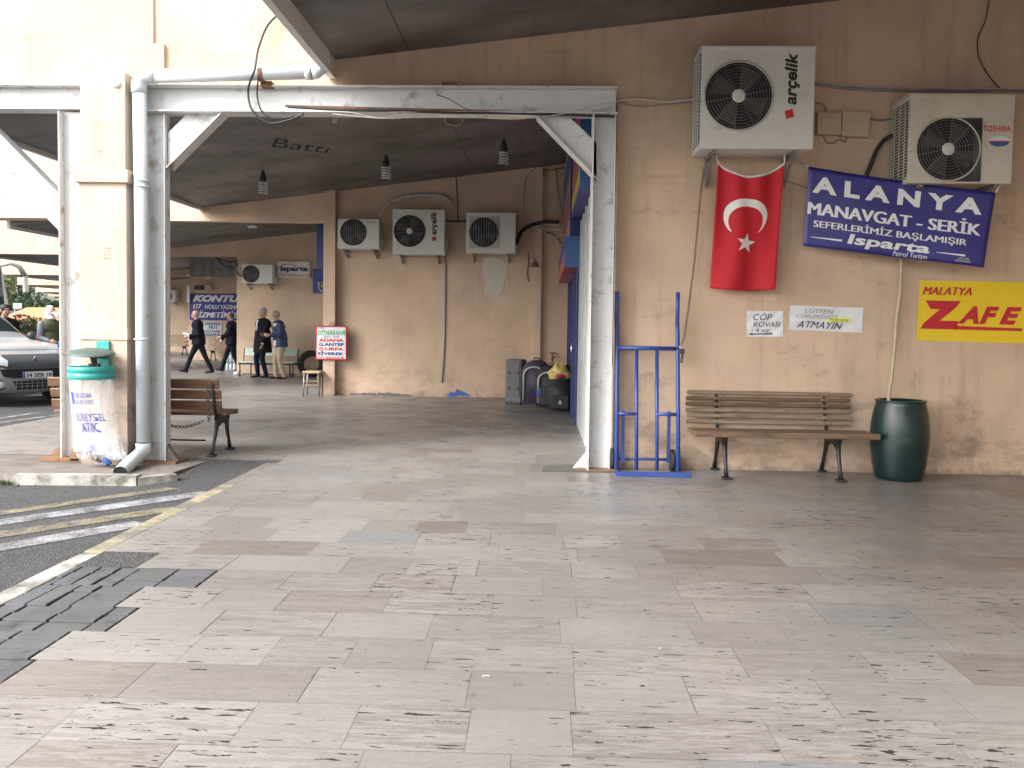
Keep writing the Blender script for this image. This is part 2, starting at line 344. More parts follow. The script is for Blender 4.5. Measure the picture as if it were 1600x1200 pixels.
# ------------------------------------------------------------------ building helpers
def link(o, parent=None):
    COL.objects.link(o)
    if parent is not None: o.parent = parent
    return o
def tag(o, label=None, cat=None, group=None, kind=None):
    if cat and not kind: kind = 'thing'
    for k, v in (('label', label), ('category', cat), ('group', group), ('kind', kind)):
        if v: o[k] = v
    return o
def thing(name, label, cat, loc=(0, 0, 0), rz=0.0, group=None):
    o = bpy.data.objects.new(name, None); o.empty_display_size = .1; link(o); o.location = loc; o.rotation_euler = (0, 0, rz)
    return tag(o, label, cat, group)
def copy_tree(o, parent=None):
    c = o.copy(); link(c)
    if parent is not None: c.parent = parent
    for ch in list(o.children): copy_tree(ch, c)
    return c
class MB:
    def __init__(s): s.bm = bmesh.new(); s.mats = []
    def mi(s, m):
        m = M[m] if isinstance(m, str) else m
        if m not in s.mats: s.mats.append(m)
        return s.mats.index(m)
    def _set(s, faces, m, smooth=False):
        k = s.mi(m)
        for f in faces: f.material_index = k; f.smooth = smooth
    def box(s, c, size, m, rot=None, bev=0, seg=2):
        mtx = Matrix.Translation(c) @ (rot.to_4x4() if rot is not None else Matrix()) @ Matrix.Diagonal((*size, 1))
        r = bmesh.ops.create_cube(s.bm, size=1, matrix=mtx); vs = r['verts']
        es = list({e for v in vs for e in v.link_edges})
        if bev:
            rr = bmesh.ops.bevel(s.bm, geom=es, offset=bev, segments=seg, affect='EDGES', profile=.6); vs = list({v for v in rr['verts']} | {v for v in vs if v.is_valid})
        s._set({f for v in vs for f in v.link_faces}, m, False); return s
    def span(s, a, b, m, bev=0):
        a, b = Vector(a), Vector(b)
        return s.box((a + b) / 2, tuple(abs(x) for x in (b - a)), m, None, bev)
    def prism(s, pts, vec, m):
        vec = Vector(vec); n = len(pts)
        a = [s.bm.verts.new(Vector(p)) for p in pts]; b = [s.bm.verts.new(Vector(p) + vec) for p in pts]
        fs = [s.bm.faces.new(a), s.bm.faces.new(b[::-1])]
        fs += [s.bm.faces.new((a[i], b[i], b[(i + 1) % n], a[(i + 1) % n])) for i in range(n)]
        s._set(fs, m); return s
    def quad(s, pts, m, smooth=False):
        f = s.bm.faces.new([s.bm.verts.new(Vector(p)) for p in pts]); s._set([f], m, smooth); return s
    def tube(s, pts, r, m, n=8, closed=False, sy=1.0):
        pts = [Vector(p) for p in pts]; N = len(pts)
        rs = r if isinstance(r, (list, tuple)) else [r] * N
        rings = []; up = None
        for i, p in enumerate(pts):
            if closed: t = pts[(i + 1) % N] - pts[i - 1]
            else: t = pts[min(i + 1, N - 1)] - pts[max(i - 1, 0)]
            t.normalize()
            if up is None:
                up = Vector((0, 0, 1)) if abs(t.z) < .9 else Vector((0, 1, 0))
            a = t.cross(up)
            if a.length < 1e-4: a = t.orthogonal()
            a.normalize(); up = a.cross(t).normalized()
            rings.append([s.bm.verts.new(p + a * math.cos(2 * PI * k / n) * rs[i] + up * math.sin(2 * PI * k / n) * rs[i] * sy) for k in range(n)])
        fs = []
        for i in range(N if closed else N - 1):
            A, B = rings[i], rings[(i + 1) % N]
            fs += [s.bm.faces.new((A[k], A[(k + 1) % n], B[(k + 1) % n], B[k])) for k in range(n)]
        s._set(fs, m, True)
        if not closed: s._set([s.bm.faces.new(rings[0][::-1]), s.bm.faces.new(rings[-1])], m)
        return s
    def lathe(s, prof, m, n=24, c=(0, 0, 0), axis='Z', cap=True, squash=1.0):
        c = Vector(c); rings = []
        for r, z in prof:
            ring = []
            for k in range(n):
                a = 2 * PI * k / n; x, y = r * math.cos(a), r * math.sin(a) * squash
                v = Vector((x, y, z)) if axis == 'Z' else (Vector((x, z, y)) if axis == 'Y' else Vector((z, x, y)))
                ring.append(s.bm.verts.new(c + v))
            rings.append(ring)
        fs = []
        for A, B in zip(rings, rings[1:]): fs += [s.bm.faces.new((A[k], A[(k + 1) % n], B[(k + 1) % n], B[k])) for k in range(n)]
        s._set(fs, m, True)
        if cap: s._set([s.bm.faces.new(rings[0][::-1]), s.bm.faces.new(rings[-1])], m)
        return s
    def ball(s, c, r, m, seg=12, rot=None):
        mtx = Matrix.Translation(c) @ (rot.to_4x4() if rot is not None else Matrix()) @ Matrix.Diagonal((*(r if isinstance(r, (tuple, list)) else (r, r, r)), 1))
        q = bmesh.ops.create_uvsphere(s.bm, u_segments=seg, v_segments=max(6, seg * 2 // 3), radius=1, matrix=mtx)
        s._set({f for v in q['verts'] for f in v.link_faces}, m, True); return s
    def capsule(s, a, b, ra, rb, m, n=10):
        a, b = Vector(a), Vector(b); t = (b - a).normalized()
        pts = [a - t * ra * .97, a - t * ra * .7, a - t * ra * .25, a, b, b + t * rb * .25, b + t * rb * .7, b + t * rb * .97]
        return s.tube(pts, [ra * .2, ra * .71, ra * .97, ra, rb, rb * .97, rb * .71, rb * .2], m, n)
    def build(s, name, parent=None, world=False, fixn=True):
        bm = s.bm
        if fixn: bmesh.ops.recalc_face_normals(bm, faces=bm.faces[:])
        me = bpy.data.meshes.new(name); o = bpy.data.objects.new(name, me)
        if parent is None and bm.verts:
            xs = [v.co.x for v in bm.verts]; ys = [v.co.y for v in bm.verts]; zs = [v.co.z for v in bm.verts]
            c = Vector(((min(xs) + max(xs)) / 2, (min(ys) + max(ys)) / 2, min(zs)))
            bmesh.ops.translate(bm, verts=bm.verts[:], vec=-c); o.location = c
        elif world:
            inv = Matrix.LocRotScale(parent.location, parent.rotation_euler, None).inverted()
            bmesh.ops.transform(bm, verts=bm.verts[:], matrix=inv)
        bm.to_mesh(me); bm.free()
        for m in s.mats: me.materials.append(m)
        link(o, parent); return o

_txt = {}
def text_bm(s, bold=0.0, shear=0.0):
    cu = bpy.data.curves.new('lettering', 'FONT'); cu.body = s; cu.offset = bold; cu.shear = shear; cu.resolution_u = 3
    o = bpy.data.objects.new('lettering', cu); COL.objects.link(o)
    me = bpy.data.meshes.new_from_object(o.evaluated_get(bpy.context.evaluated_depsgraph_get()))
    bm = bmesh.new(); bm.from_mesh(me)
    bpy.data.objects.remove(o); bpy.data.curves.remove(cu); bpy.data.meshes.remove(me)
    return bm
def gridcut(bm, step):
    if not bm.verts: return
    for ax in (0, 1):
        lo = min(v.co[ax] for v in bm.verts); hi = max(v.co[ax] for v in bm.verts)
        k = lo + step
        while k < hi - step * .3:
            no = Vector((1, 0, 0)) if ax == 0 else Vector((0, 1, 0))
            bmesh.ops.bisect_plane(bm, geom=bm.verts[:] + bm.edges[:] + bm.faces[:], plane_co=no * k, plane_no=no)
            k += step
def lettering(parent, s, box, m, mapf, bold=.0, shear=.0, rot=0, cut=0, name='lettering', label=None):
    """a line of writing fitted into box = (a0, a1, b0, b1); mapf(a, b) gives the place on the surface"""
    heavy = bold > 0 and 'M' in s                    # the outline of an M breaks when swollen: thicken it with shifted copies
    bm = text_bm(s, 0 if heavy else bold, shear)
    if rot: bmesh.ops.rotate(bm, cent=(0, 0, 0), matrix=Matrix.Rotation(rot, 3, 'Z'), verts=bm.verts[:])
    if heavy:
        src = bm.copy()
        for k, dx in ((1, bold * 1.2), (2, -bold * 1.2), (3, bold * .6), (4, -bold * .6)):
            g = bmesh.new(); t_ = bpy.data.meshes.new('t'); src.to_mesh(t_); g.from_mesh(t_); g.free()
            n0 = len(bm.verts); bm.from_mesh(t_); bpy.data.meshes.remove(t_); bm.verts.ensure_lookup_table()
            for v in bm.verts[n0:]: v.co.x += dx; v.co.z = k
        src.free()
    return flat(parent, bm, box, m, mapf, cut, name, label)
def flat(parent, bm, box, m, mapf, cut=0, name='lettering', label=None, fit=True):
    xs = [v.co.x for v in bm.verts]; ys = [v.co.y for v in bm.verts]
    if fit:
        x0, x1, y0, y1 = min(xs), max(xs), min(ys), max(ys)
        for v in bm.verts:
            v.co = Vector((box[0] + (v.co.x - x0) / (x1 - x0) * (box[1] - box[0]), box[2] + (v.co.y - y0) / (y1 - y0) * (box[3] - box[2]), v.co.z))
    if cut: gridcut(bm, cut)
    for v in bm.verts: k = v.co.z; v.co = mapf(v.co.x, v.co.y) + Vector((0, -.0003 * k, 0))
    me = bpy.data.meshes.new(name); bm.to_mesh(me); bm.free(); me.materials.append(M[m] if isinstance(m, str) else m)
    o = bpy.data.objects.new(name, me); link(o, parent)
    if label: o['label'] = label
    return o
def outline_bm(polys):
    bm = bmesh.new()
    for p in polys: bm.faces.new([bm.verts.new((a, b, 0)) for a, b in p])
    return bm
def front(y): return lambda a, b: Vector((a, y, b))
def arc(cx, cy, r, a0, a1, n): return [(cx + r * math.cos(rad(a0 + (a1 - a0) * k / n)), cy + r * math.sin(rad(a0 + (a1 - a0) * k / n))) for k in range(n + 1)]
# ================================================================== THE SETTING
RZ = -0.07                                             # level of the road
# ---- ground and road
mb = MB(); mb.quad([(-400, -60, RZ - .02), (200, -60, RZ - .02), (200, 600, RZ - .02), (-400, 600, RZ - .02)], 'asphalt')
tag(mb.build('ground'), kind='structure')
mb = MB()
for pts in ([(-60, -20, RZ), (-2.6, -20, RZ), (-2.6, 9.0, RZ), (-7.1, 9.05, RZ), (-7.1, 17.3, RZ), (-11.3, 17.3, RZ), (-11.3, 90, RZ), (-60, 90, RZ)],):
    mb.quad(pts, 'asphalt')
tag(mb.build('road'), kind='structure')
# ramp of asphalt that climbs to the tiles behind the column, and the low island under the posts
mb = MB()
mb.prism([(-3.62, 7.55, RZ + .002), (-2.66, 7.2, RZ + .002), (-2.66, 9.0, -.006), (-3.62, 9.0, -.006)], (0, 0, -.1), 'asphalt')
tag(mb.build('pavement'), kind='structure')
mb = MB(); kp = [G(22, 757, RZ), G(100, 757.5, RZ), G(200, 757.5, RZ), G(262, 750, RZ), G(330, 726, RZ)]
isl = [(p.x, p.y) for p in kp] + [(-3.15, 8.98), (-9.0, 8.98), (-9.0, 8.3), (-5.35, 7.9)]
def isl_z(x): return RZ + (.085 if x < -3.6 else .055)
bot = [mb.bm.verts.new((x, y, RZ - .03)) for x, y in isl]; top = [mb.bm.verts.new((x, y, isl_z(x) if i != 4 else RZ + .05)) for i, (x, y) in enumerate(isl)]
mb._set([mb.bm.faces.new(top)] + [mb.bm.faces.new((bot[i], bot[(i + 1) % len(isl)], top[(i + 1) % len(isl)], top[i])) for i in range(len(isl))], 'concrete')
tag(mb.build('kerb_island'), kind='structure')
ISL = RZ + .085
mb = MB()                                              # whitewashed kerbstone along the front of the island
q0, q1, q2 = G(24, 757, RZ), G(215, 758.5, RZ), G(275, 753, RZ)
for a, b2 in ((q0, q1), (q1, q2)):
    n_ = Vector((-(b2 - a).y, (b2 - a).x, 0)).normalized() * .13
    mb.prism([a - n_ * .25, b2 - n_ * .25, b2 + n_ * .6, a + n_ * .6], (0, 0, .092 if a is q0 else .075), 'kerb_white')
tag(mb.build('kerbstone'), kind='structure')
# kerb along the platform edge, white then yellow then bare
for y0, y1, m in ((1.2, 5.1, 'kerb_white'), (5.1, 7.35, 'kerb_yellow'), (7.35, 8.6, 'concrete')):
    mb = MB(); y = y0
    while y < y1 - .01:
        e = min(y + .62, y1)
        mb.box((-2.715, (y + e) / 2, -.055 + random.uniform(-.003, .003)), (.13, e - y - .006, .105), m, None, .012)
        y = e
    tag(mb.build('kerb'), kind='structure')
# hatch stripes on the road
def stripe(a, b2, w, m):
    a, b2 = Vector(a), Vector(b2); t = (b2 - a).normalized(); n_ = Vector((-t.y, t.x, 0)) * w / 2
    mb = MB(); mb.quad([a - n_, b2 - n_, b2 + n_, a + n_], m)
    for v in mb.bm.verts: v.co.z = RZ + .004
    tag(mb.build('road_marking'), kind='structure')
for (p0, p1, w, m) in (((-60, 866), (222, 818), .21, 'paint_white'), ((-60, 845), (287, 793), .19, 'paint_yellow'), ((-60, 825), (330, 770), .21, 'paint_white'), ((-60, 811), (350, 752), .15, 'paint_yellow')):
    a, b2 = G(*p0, RZ), G(*p1, RZ); t = (b2 - a); t = t * ((-2.82 - a.x) / t.x) if a.x + t.x > -2.82 else t
    stripe(a - t * .8, a + t, w, m)
for (p0, p1) in (((-60, 668), (96, 648)), ((-60, 662), (60, 645))): stripe(G(*p0, RZ), G(*p1, RZ), .12, 'paint_white')

# ---- tiled platform: every tile a face with its own tone
def xmin(d):
    for lim, x in ((3.43, -2.065), (3.765, -2.10), (4.10, -1.95), (4.435, -2.08), (4.77, -1.81), (5.105, -2.30), (8.79, -2.65), (17.3, -7.12), (24, -11.3), (33, -15.9), (42, -20.5)):
        if d < lim: return x
    return -25
def xmax(d): return 5.6 if d < 8.7 else (.95 if d < 17.2 else (-3.0 if d < 23.4 else (-7.4 if d < 32.6 else -12)))
bm = bmesh.new(); lay = bm.loops.layers.float_color.new('tone')
ROW = .335; y = 3.43 - ROW * 14; g_ = .0008
while y < 46:
    yc = y + ROW / 2; x = xmin(yc); X1 = xmax(yc)
    first = True
    while x < X1 - .01:
        w = random.choice((.36, .42, .48, .55, .62, .70)) + random.uniform(-.02, .02)
        if first and yc > 5.2: w *= random.uniform(.5, 1)
        first = False
        e = min(x + w, X1)
        if X1 - e < .15: e = X1
        gx = g_ * (1 if random.random() < .8 else 2.6)
        f = bm.faces.new([bm.verts.new(p) for p in ((x + gx, y + g_, 0), (e - gx, y + g_, 0), (e - gx, y + ROW - g_, 0), (x + gx, y + ROW - g_, 0))])
        t = (min(1, max(0, random.gauss(.55, .25))), random.random(), random.random() ** 1.7, 1)
        for lp in f.loops: lp[lay] = t
        x = e
    y += ROW
me = bpy.data.meshes.new('floor'); bm.to_mesh(me); bm.free(); me.materials.append(M['floor'])
fl = link(bpy.data.objects.new('floor', me)); tag(fl, kind='structure')
mb = MB()
for x0, y0, x1, y1 in ((-1.8, -1.3, 5.6, 4.77), (-2.65, 4.77, 5.6, 8.79), (-7.12, 8.79, .95, 17.3), (-11.3, 17.3, -3.0, 24), (-15.9, 24, -7.4, 33), (-20.5, 33, -12, 46)):
    mb.span((x0, y0, -.16), (x1, y1, -.003), 'joint')
tag(mb.build('floor_bed'), kind='structure')
# grey block pavers let into the platform edge, and the asphalt patch beside them
mb = MB(); y = 3.43 - .335 * 5; c = .335 / 3
rows_ = []
while y < 4.76: rows_.append((y, -2.64, xmin(y + .1) - .004)); y += .335
for (y0, xa, xb) in rows_:
    x = xb; k = int(round(y0 / .335))
    while x > xa:
        kind = random.random()
        if kind < .55:
            for j in range(3):
                w = .223; xs = max(xa, x - w)
                if x - xs > .04: mb.box(((x + xs) / 2, y0 + c * (j + .5), .0 - .043 + random.uniform(-.004, .004)), (x - xs - .011, c - .011, .09), 'paver', Matrix.Rotation(random.uniform(-.035, .035), 3, 'Z') @ Matrix.Rotation(random.uniform(-.008, .008), 3, 'X'), .006, 2)
            x -= .223
        else:
            for (v0, v1) in ((0, 2), (2, 3)):
                xs = max(xa, x - c)
                if x - xs > .04: mb.box(((x + xs) / 2, y0 + c * (v0 + v1) / 2, -.043 + random.uniform(-.004, .004)), (x - xs - .011, c * (v1 - v0) - .011, .09), 'paver', Matrix.Rotation(random.uniform(-.035, .035), 3, 'Z') @ Matrix.Rotation(random.uniform(-.008, .008), 3, 'X'), .006, 2)
            x -= c
tag(mb.build('block_paving'), kind='structure')
mb = MB()
for (y0, xa, xb) in rows_: mb.span((xa, y0, -.12), (-1.802, y0 + .3349, -.016), 'soil')
tag(mb.build('paving_bed'), kind='structure')
mb = MB(); mb.quad([(-2.65, 4.772, .001), (-2.302, 4.772, .001), (-2.302, 5.103, .001), (-2.65, 5.103, .001)], 'asphalt'); tag(mb.build('asphalt_patch'), kind='structure')
mb = MB(); a, b2 = G(846, 727), G(955, 739)
mb.prism([(a.x, b2.y, .002), (b2.x, b2.y, .002), (b2.x, a.y + .12, .002), (a.x + .05, a.y, .002)], (0, 0, .006), 'dark_stone'); tag(mb.build('floor_patch'), kind='structure')
a, b2 = G(286, 722), G(338, 735)


# ---- the stepped gable walls
W1, W2, W3, W4, W5 = 8.65, 17.05, 23.2, 32.5, 41.0
def gable(d, xl, xw, xr, zb, top, m, label, extra=None, xcut=None):
    mb = MB()
    mb.prism([(xw, d, -.1), (xr, d, -.1), (xr, d, top), (xl, d, top), (xl, d, zb), (xw, d, zb)], (0, .25, 0), m)
    if extra: extra(mb)
    return tag(mb.build('gable_wall'), label, 'wall', kind='thing')
X1W = P(963, 430, W1).x
def w1x(mb):
    a = P(240, 70, W1); mb.span((a.x - .02, W1 - .035, 3.95), (a.x + .12, W1 - .001, a.z), 'peach')
    mb.span((a.x - .012, W1 - .02, a.z), (a.x + .006, W1 - .001, 5.9), 'peach')
gable(W1, -9.2, X1W, 6.4, 3.76, 5.9, 'peach', 'peach plastered wall with the flag, blue banner and two big air conditioners', w1x)
def w2x(mb):
    a, b2 = P(508, 500, W2), P(526, 500, W2); mb.span((a.x, W2 - .16, 0), (b2.x, W2 - .001, P(520, 297, W2 - .1).z), 'peach2')
    a, b2 = P(834, 500, W2), P(845, 500, W2); mb.span((a.x, W2 - .10, 0), (b2.x, W2 - .001, 4.55), 'peach2')
gable(-.3, 2.0, 5.7, 12, 3.76, 6.0, 'peach', 'peach wall closing the bay behind the camera at right')
gable(W2, -12.3, P(512, 500, W2).x, 1.6, 3.45, 5.4, 'peach2', 'peach wall with three air conditioners and a pale bare patch', w2x)
gable(W3, -16.6, P(370, 500, W3).x, -3.0, 3.24, 5.0, 'peach3', 'peach wall behind the row of seats, with one air conditioner')
gable(W4, -21, P(295, 500, W4).x, -7.2, 3.19, 4.7, 'peach3', 'far cream wall that carries the navy office banner')
gable(W5, -25.5, P(262, 500, W5).x - .4, -12, 3.17, 4.6, 'peach3', 'farthest peach wall beyond the navy banner wall')
for k, (d, xl, xw, lb) in enumerate(((50, -30, -22.5, 'first'), (59, -34.5, -27, 'second'), (68, -39, -31.5, 'third'))):
    gable(d, xl, xw, xw + 5, 3.14, 4.5, 'cream', f'{lb} pale wall after the peach ones, seen under the far canopies')

# ---- mono-pitch canopies
def canopy(y0, y1, xe, xr, ze, slope, drop, label, top=.14):
    t = thing('canopy_roof', label, 'canopy', (xe, (y0 + y1) / 2, ze))
    mb = MB(); zr = ze + slope * (xr - xe)
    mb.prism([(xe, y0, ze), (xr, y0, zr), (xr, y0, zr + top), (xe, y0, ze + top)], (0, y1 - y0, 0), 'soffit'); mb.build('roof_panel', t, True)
    mb = MB(); mb.span((xe - .07, y0, ze - drop), (xe - .003, y1, ze + .24), 'fascia'); mb.build('fascia', t, True)
    t['kind'] = 'thing'; return t
canopy(.9, W1 - .004, P(525, 110, W1).x, 6.3, 4.06, .118, .19, 'nearest grey canopy with white fascia, over the tiled floor')
canopy(-9, -.35, 2.75, 12, 4.2, .118, .19, 'canopy of the bay behind the camera, over the tiles at right')
canopy(W1 + .254, W2 - .004, -6.8, 3.6, 3.72, .127, .06, 'grey canopy behind the white steel frame, hung with bulbs')
canopy(W2 + .254, W3 - .004, -10.9, -.6, 3.35, .122, .06, 'low grey canopy above the men, with one disc lamp')
canopy(W3 + .254, W4 - .004, -15.6, -5, 3.24, .11, .05, 'far canopy in front of the navy banner')
canopy(W4 + .254, W5 - .004, -20.6, -9.5, 3.18, .11, .05, 'farther canopy beyond the navy banner wall')
canopy(W5 + .254, 49.9, -25.2, -14, 3.15, .11, .05, 'small distant canopy, third behind the bus mirror')
canopy(50.3, 58.9, -29.7, -19, 3.12, .11, .05, 'small distant canopy, second farthest of the row')
canopy(59.3, 67.9, -34.2, -24, 3.10, .11, .05, 'farthest and smallest canopy of the row')

# ---- side walls and shop fronts that close the bays on the right
mb = MB(); mb.span((5.7, .5, -.1), (5.95, W1 - .01, 5.9), 'peach'); tag(mb.build('side_wall'), 'peach side wall closing the near bay, at right', 'wall', kind='thing')
t = thing('shopfront', 'shop front of white panels and blue door behind the steel post', 'shop front', (.62, 13, 0))
mb = MB(); mb.span((.93, W1 + .26, -.1), (1.15, W2 - .01, 5.4), 'peach2'); mb.build('wall', t, True)
mb = MB()
for y in (10.2, 10.9, 11.6, 12.3): mb.span((.535, y, .0), (.62, y + .12, 2.95), 'shop_white', .01)
mb.span((.532, 10.15, .0), (.90, 12.43, .95), 'shop_white', .015); mb.span((.66, 10.2, 2.9), (.90, 12.4, 3.0), 'shop_white', .01); mb.span((.56, 10.25, .96), (.565, 12.4, 2.9), 'shop_white')
mb.build('white_panel', t, True)
mb = MB()
for y in (12.45, 13.3, 14.2, 15.4, 16.6): mb.span((.50, y, 0), (.66, y + .10, 2.5), 'shop_blue', .008)
mb.span((.56, 12.45, 2.4), (.65, 16.7, 2.5), 'shop_blue'); mb.span((.565, 12.56, .0), (.645, 16.6, .55), 'shop_blue')
mb.build('door_frame', t, True)
mb = MB(); mb.span((.60, 12.56, .55), (.615, 16.6, 2.4), 'glass_shop'); mb.build('window', t, True)
for y, z0, z1, m in ((14.35, 1.35, 2.35, 'sign_violet'), (14.9, 1.5, 2.3, 'sign_yellow'), (15.6, .9, 2.3, 'paper'), (13.4, .8, 1.5, 'paper')): mb = MB(); mb.span((.592, y, z0), (.598, y + .42, z1), m); mb.build('window_poster', t, True)
mb = MB(); mb.tube([(.53, 14.15, 1.0), (.50, 14.15, 1.0), (.50, 14.15, 1.15), (.53, 14.15, 1.15)], .012, 'chrome', 6); mb.build('handle', t, True)
# fascia signs over it: illegible stripes of faded print
def shop_sign(y0, y1, xa, xb, z0, z1, base, stripes, label, endm):
    t = thing('shop_sign', label, 'sign', ((xa + xb) / 2, (y0 + y1) / 2, z0))
    mb = MB(); mb.span((xa, y0, z0), (xb, y1, z1), base); mb.build('board', t, True)
    mb = MB(); mb.span((xa - .003, y0 - .012, z0 - .003), (xb + .003, y0 - .002, z1), endm); mb.build('end_panel', t, True)
    for a, b2, c, e, m in stripes:
        mb = MB(); n = 9; L = y1 - y0
        for k in range(n):
            ya = y0 + L * (a + (b2 - a) * (k + .12) / n); yb = y0 + L * (a + (b2 - a) * (k + .88) / n)
            zz0 = z0 + (z1 - z0) * c; zz1 = z0 + (z1 - z0) * e
            mb.span((xa - .004, ya, zz0), (xa - .0015, yb, zz1), m)
        mb.build('faded_print', t, True)
shop_sign(10.0, 12.6, .42, .62, 3.0, 4.3, 'sign_violet', ((.05, .95, .55, .92, 'sign_pink'), (.0, 1, .06, .2, 'sign_yellow'), (.05, .9, .24, .44, 'sign_orange')), 'violet and red shop sign just left of the white steel post', 'sign_blue')
shop_sign(12.65, 16.9, .40, .62, 2.75, 4.45, 'sign_grey', ((.05, .95, .60, .85, 'sign_violet'), (.05, .95, .2, .45, 'sign_pink')), 'grey faded shop sign with a dark blue end, farther along the shop front', 'shop_blue')
shop_sign(12.4, 16.8, .32, .60, 2.28, 2.72, 'sign_pink', ((.02, .98, .55, .95, 'sign_violet'), (.05, .95, .1, .45, 'sign_orange')), 'low pink sign box with a bright blue end above the shop door', 'sign_blue')

# ---- white steel frames
def plate(mb, pts, d, th, m): mb.prism([(*P(px, py, d).xz,) and (P(px, py, d).x, d, P(px, py, d).z) for px, py in pts], (0, th, 0), m)
t = thing('steel_portal', 'white steel portal frame spanning the passage, with corner braces', 'frame', (P(940, 700, W1).x, 8.55, 0))
xl, xr = P(214, 300, 8.5).x, P(259, 300, 8.5).x
mb = MB(); mb.span((xl, 8.52, ISL - .05), (xr - .02, 8.62, 3.49), 'white_steel'); mb.span((xr - .014, 8.48, ISL - .05), (xr, 8.60, 3.48), 'white_flange'); mb.build('post', t, True)
cl, cr = P(921, 450, 8.5).x, P(955, 450, 8.55).x
mb = MB(); mb.span((cl + .016, 8.53, 0), (cr, 8.63, 3.49), 'white_steel'); mb.span((cl, 8.40, 0), (cl + .014, 8.66, 3.48), 'white_flange'); mb.span((cr + .001, 8.46, 0), (cr + .012, 8.64, 3.48), 'white_flange'); mb.build('post', t, True)
zt, zb = 3.745, 3.50
mb = MB(); mb.span((xl, 8.52, zb), (cr + .01, 8.60, zt - .012), 'white_steel'); mb.span((xl, 8.42, zt - .011), (cr + .02, 8.645, zt), 'white_flange'); mb.span((xl, 8.42, zb - .013), (cr + .02, 8.645, zb - .001), 'white_flange')
mb.build('beam', t, True)
for pts, low in (([(263, 207), (300, 170), (352, 170), (263, 260)], ((352, 172), (262, 262))), ([(932, 223), (890, 183), (838, 183), (932, 282)], ((838, 184), (932, 282)))):
    mb = MB(); plate(mb, pts, 8.53, .03, 'white_steel'); a, b2 = P(*low[0], 8.5), P(*low[1], 8.5)
    nrm = Vector((-(b2 - a).z, 0, (b2 - a).x)).normalized() * .014
    mb.prism([(a.x, 8.45, a.z), (b2.x, 8.45, b2.z), (b2.x + nrm.x, 8.45, b2.z + nrm.z), (a.x + nrm.x, 8.45, a.z + nrm.z)], (0, .18, 0), 'white_flange')
    mb.build('corner_brace', t, True)
mb = MB(); a = xr
mb.prism([(a + .002, 8.50, ISL - .06), (a + .16, 8.50, ISL - .06), (a + .002, 8.50, ISL + .16)], (0, .06, 0), 'concrete'); mb.box((xr - .1, 8.56, ISL - .02), (.46, .3, .03), 'rust'); mb.build('base_plate', t, True)
mb = MB(); mb.prism([(cl - .001, 8.52, 0.009), (cl - .13, 8.52, 0.009), (cl - .001, 8.52, .17)], (0, .05, 0), 'white_steel'); mb.box(((cl + cr) / 2, 8.55, .012), (.40, .30, .012), 'rust'); mb.build('base_plate', t, True)
t = thing('steel_portal', 'white steel post, beam and long brace left of the peach column', 'frame', (P(110, 700, 8.5).x, 8.5, RZ))
xl2, xr2 = P(99, 400, 8.5).x, P(124, 400, 8.5).x
mb = MB(); mb.span((xl2 + .014, 8.50, ISL - .05), (xr2 + .1, 8.60, 3.49), 'white_steel'); mb.span((xl2, 8.42, ISL - .05), (xl2 + .012, 8.66, 3.48), 'white_flange'); mb.build('post', t, True)
mb = MB(); mb.span((-9.0, 8.52, zb + .02), (P(124, 400, 8.5).x + .1, 8.60, zt - .012), 'white_steel'); mb.span((-9.0, 8.44, zb + .008), (P(124, 400, 8.5).x + .1, 8.64, zb + .019), 'white_flange'); mb.span((-9.0, 8.42, zt - .011), (P(124, 400, 8.5).x + .1, 8.645, zt), 'white_flange'); mb.build('beam', t, True)
mb = MB(); plate(mb, [(98, 310), (98, 366), (-104, 162), (-46, 162)], 8.53, .03, 'white_steel'); a, b2 = P(98, 309, 8.5), P(-46, 163, 8.5)
mb.prism([(a.x, 8.46, a.z), (b2.x, 8.46, b2.z), (b2.x, 8.46, b2.z + .02), (a.x, 8.46, a.z + .02)], (0, .16, 0), 'grey_edge'); mb.build('corner_brace', t, True)  # plain grey strip along the upper edge of the white brace
mb = MB(); mb.span((-9.0, 8.5, ISL - .05), (-8.8, 8.62, 3.5), 'white_steel'); mb.build('post', t, True)
mb = MB(); mb.prism([(xl2 - .001, 8.48, ISL - .005), (xl2 - .17, 8.48, ISL - .005), (xl2 - .001, 8.48, ISL + .17)], (0, .06, 0), 'rust'); mb.box((xl2 + .10, 8.5, ISL + .004), (.56, .3, .03), 'rust'); mb.prism([(xr2 - .03, 8.35, ISL), (xr2 + .06, 8.35, ISL), (xr2 + .06, 8.35, ISL + .12), (xr2 - .01, 8.35, ISL + .12)], (0, .1, 0), 'rust'); mb.build('base_plate', t, True)
# the same kind of frame one bay farther, only its beam and brace seen
t = thing('steel_portal', 'white steel frame of the next bay, seen beyond the long brace', 'frame', (-9.35, W2 - .1, RZ))
mb = MB(); mb.span((-9.45, W2 - .2, RZ), (-9.25, W2 - .06, 3.44), 'white_steel'); mb.build('post', t, True)
mb = MB(); mb.span((-12.2, W2 - .2, 3.46), (-9.26, W2 - .06, 3.62), 'white_steel'); mb.build('beam', t, True)

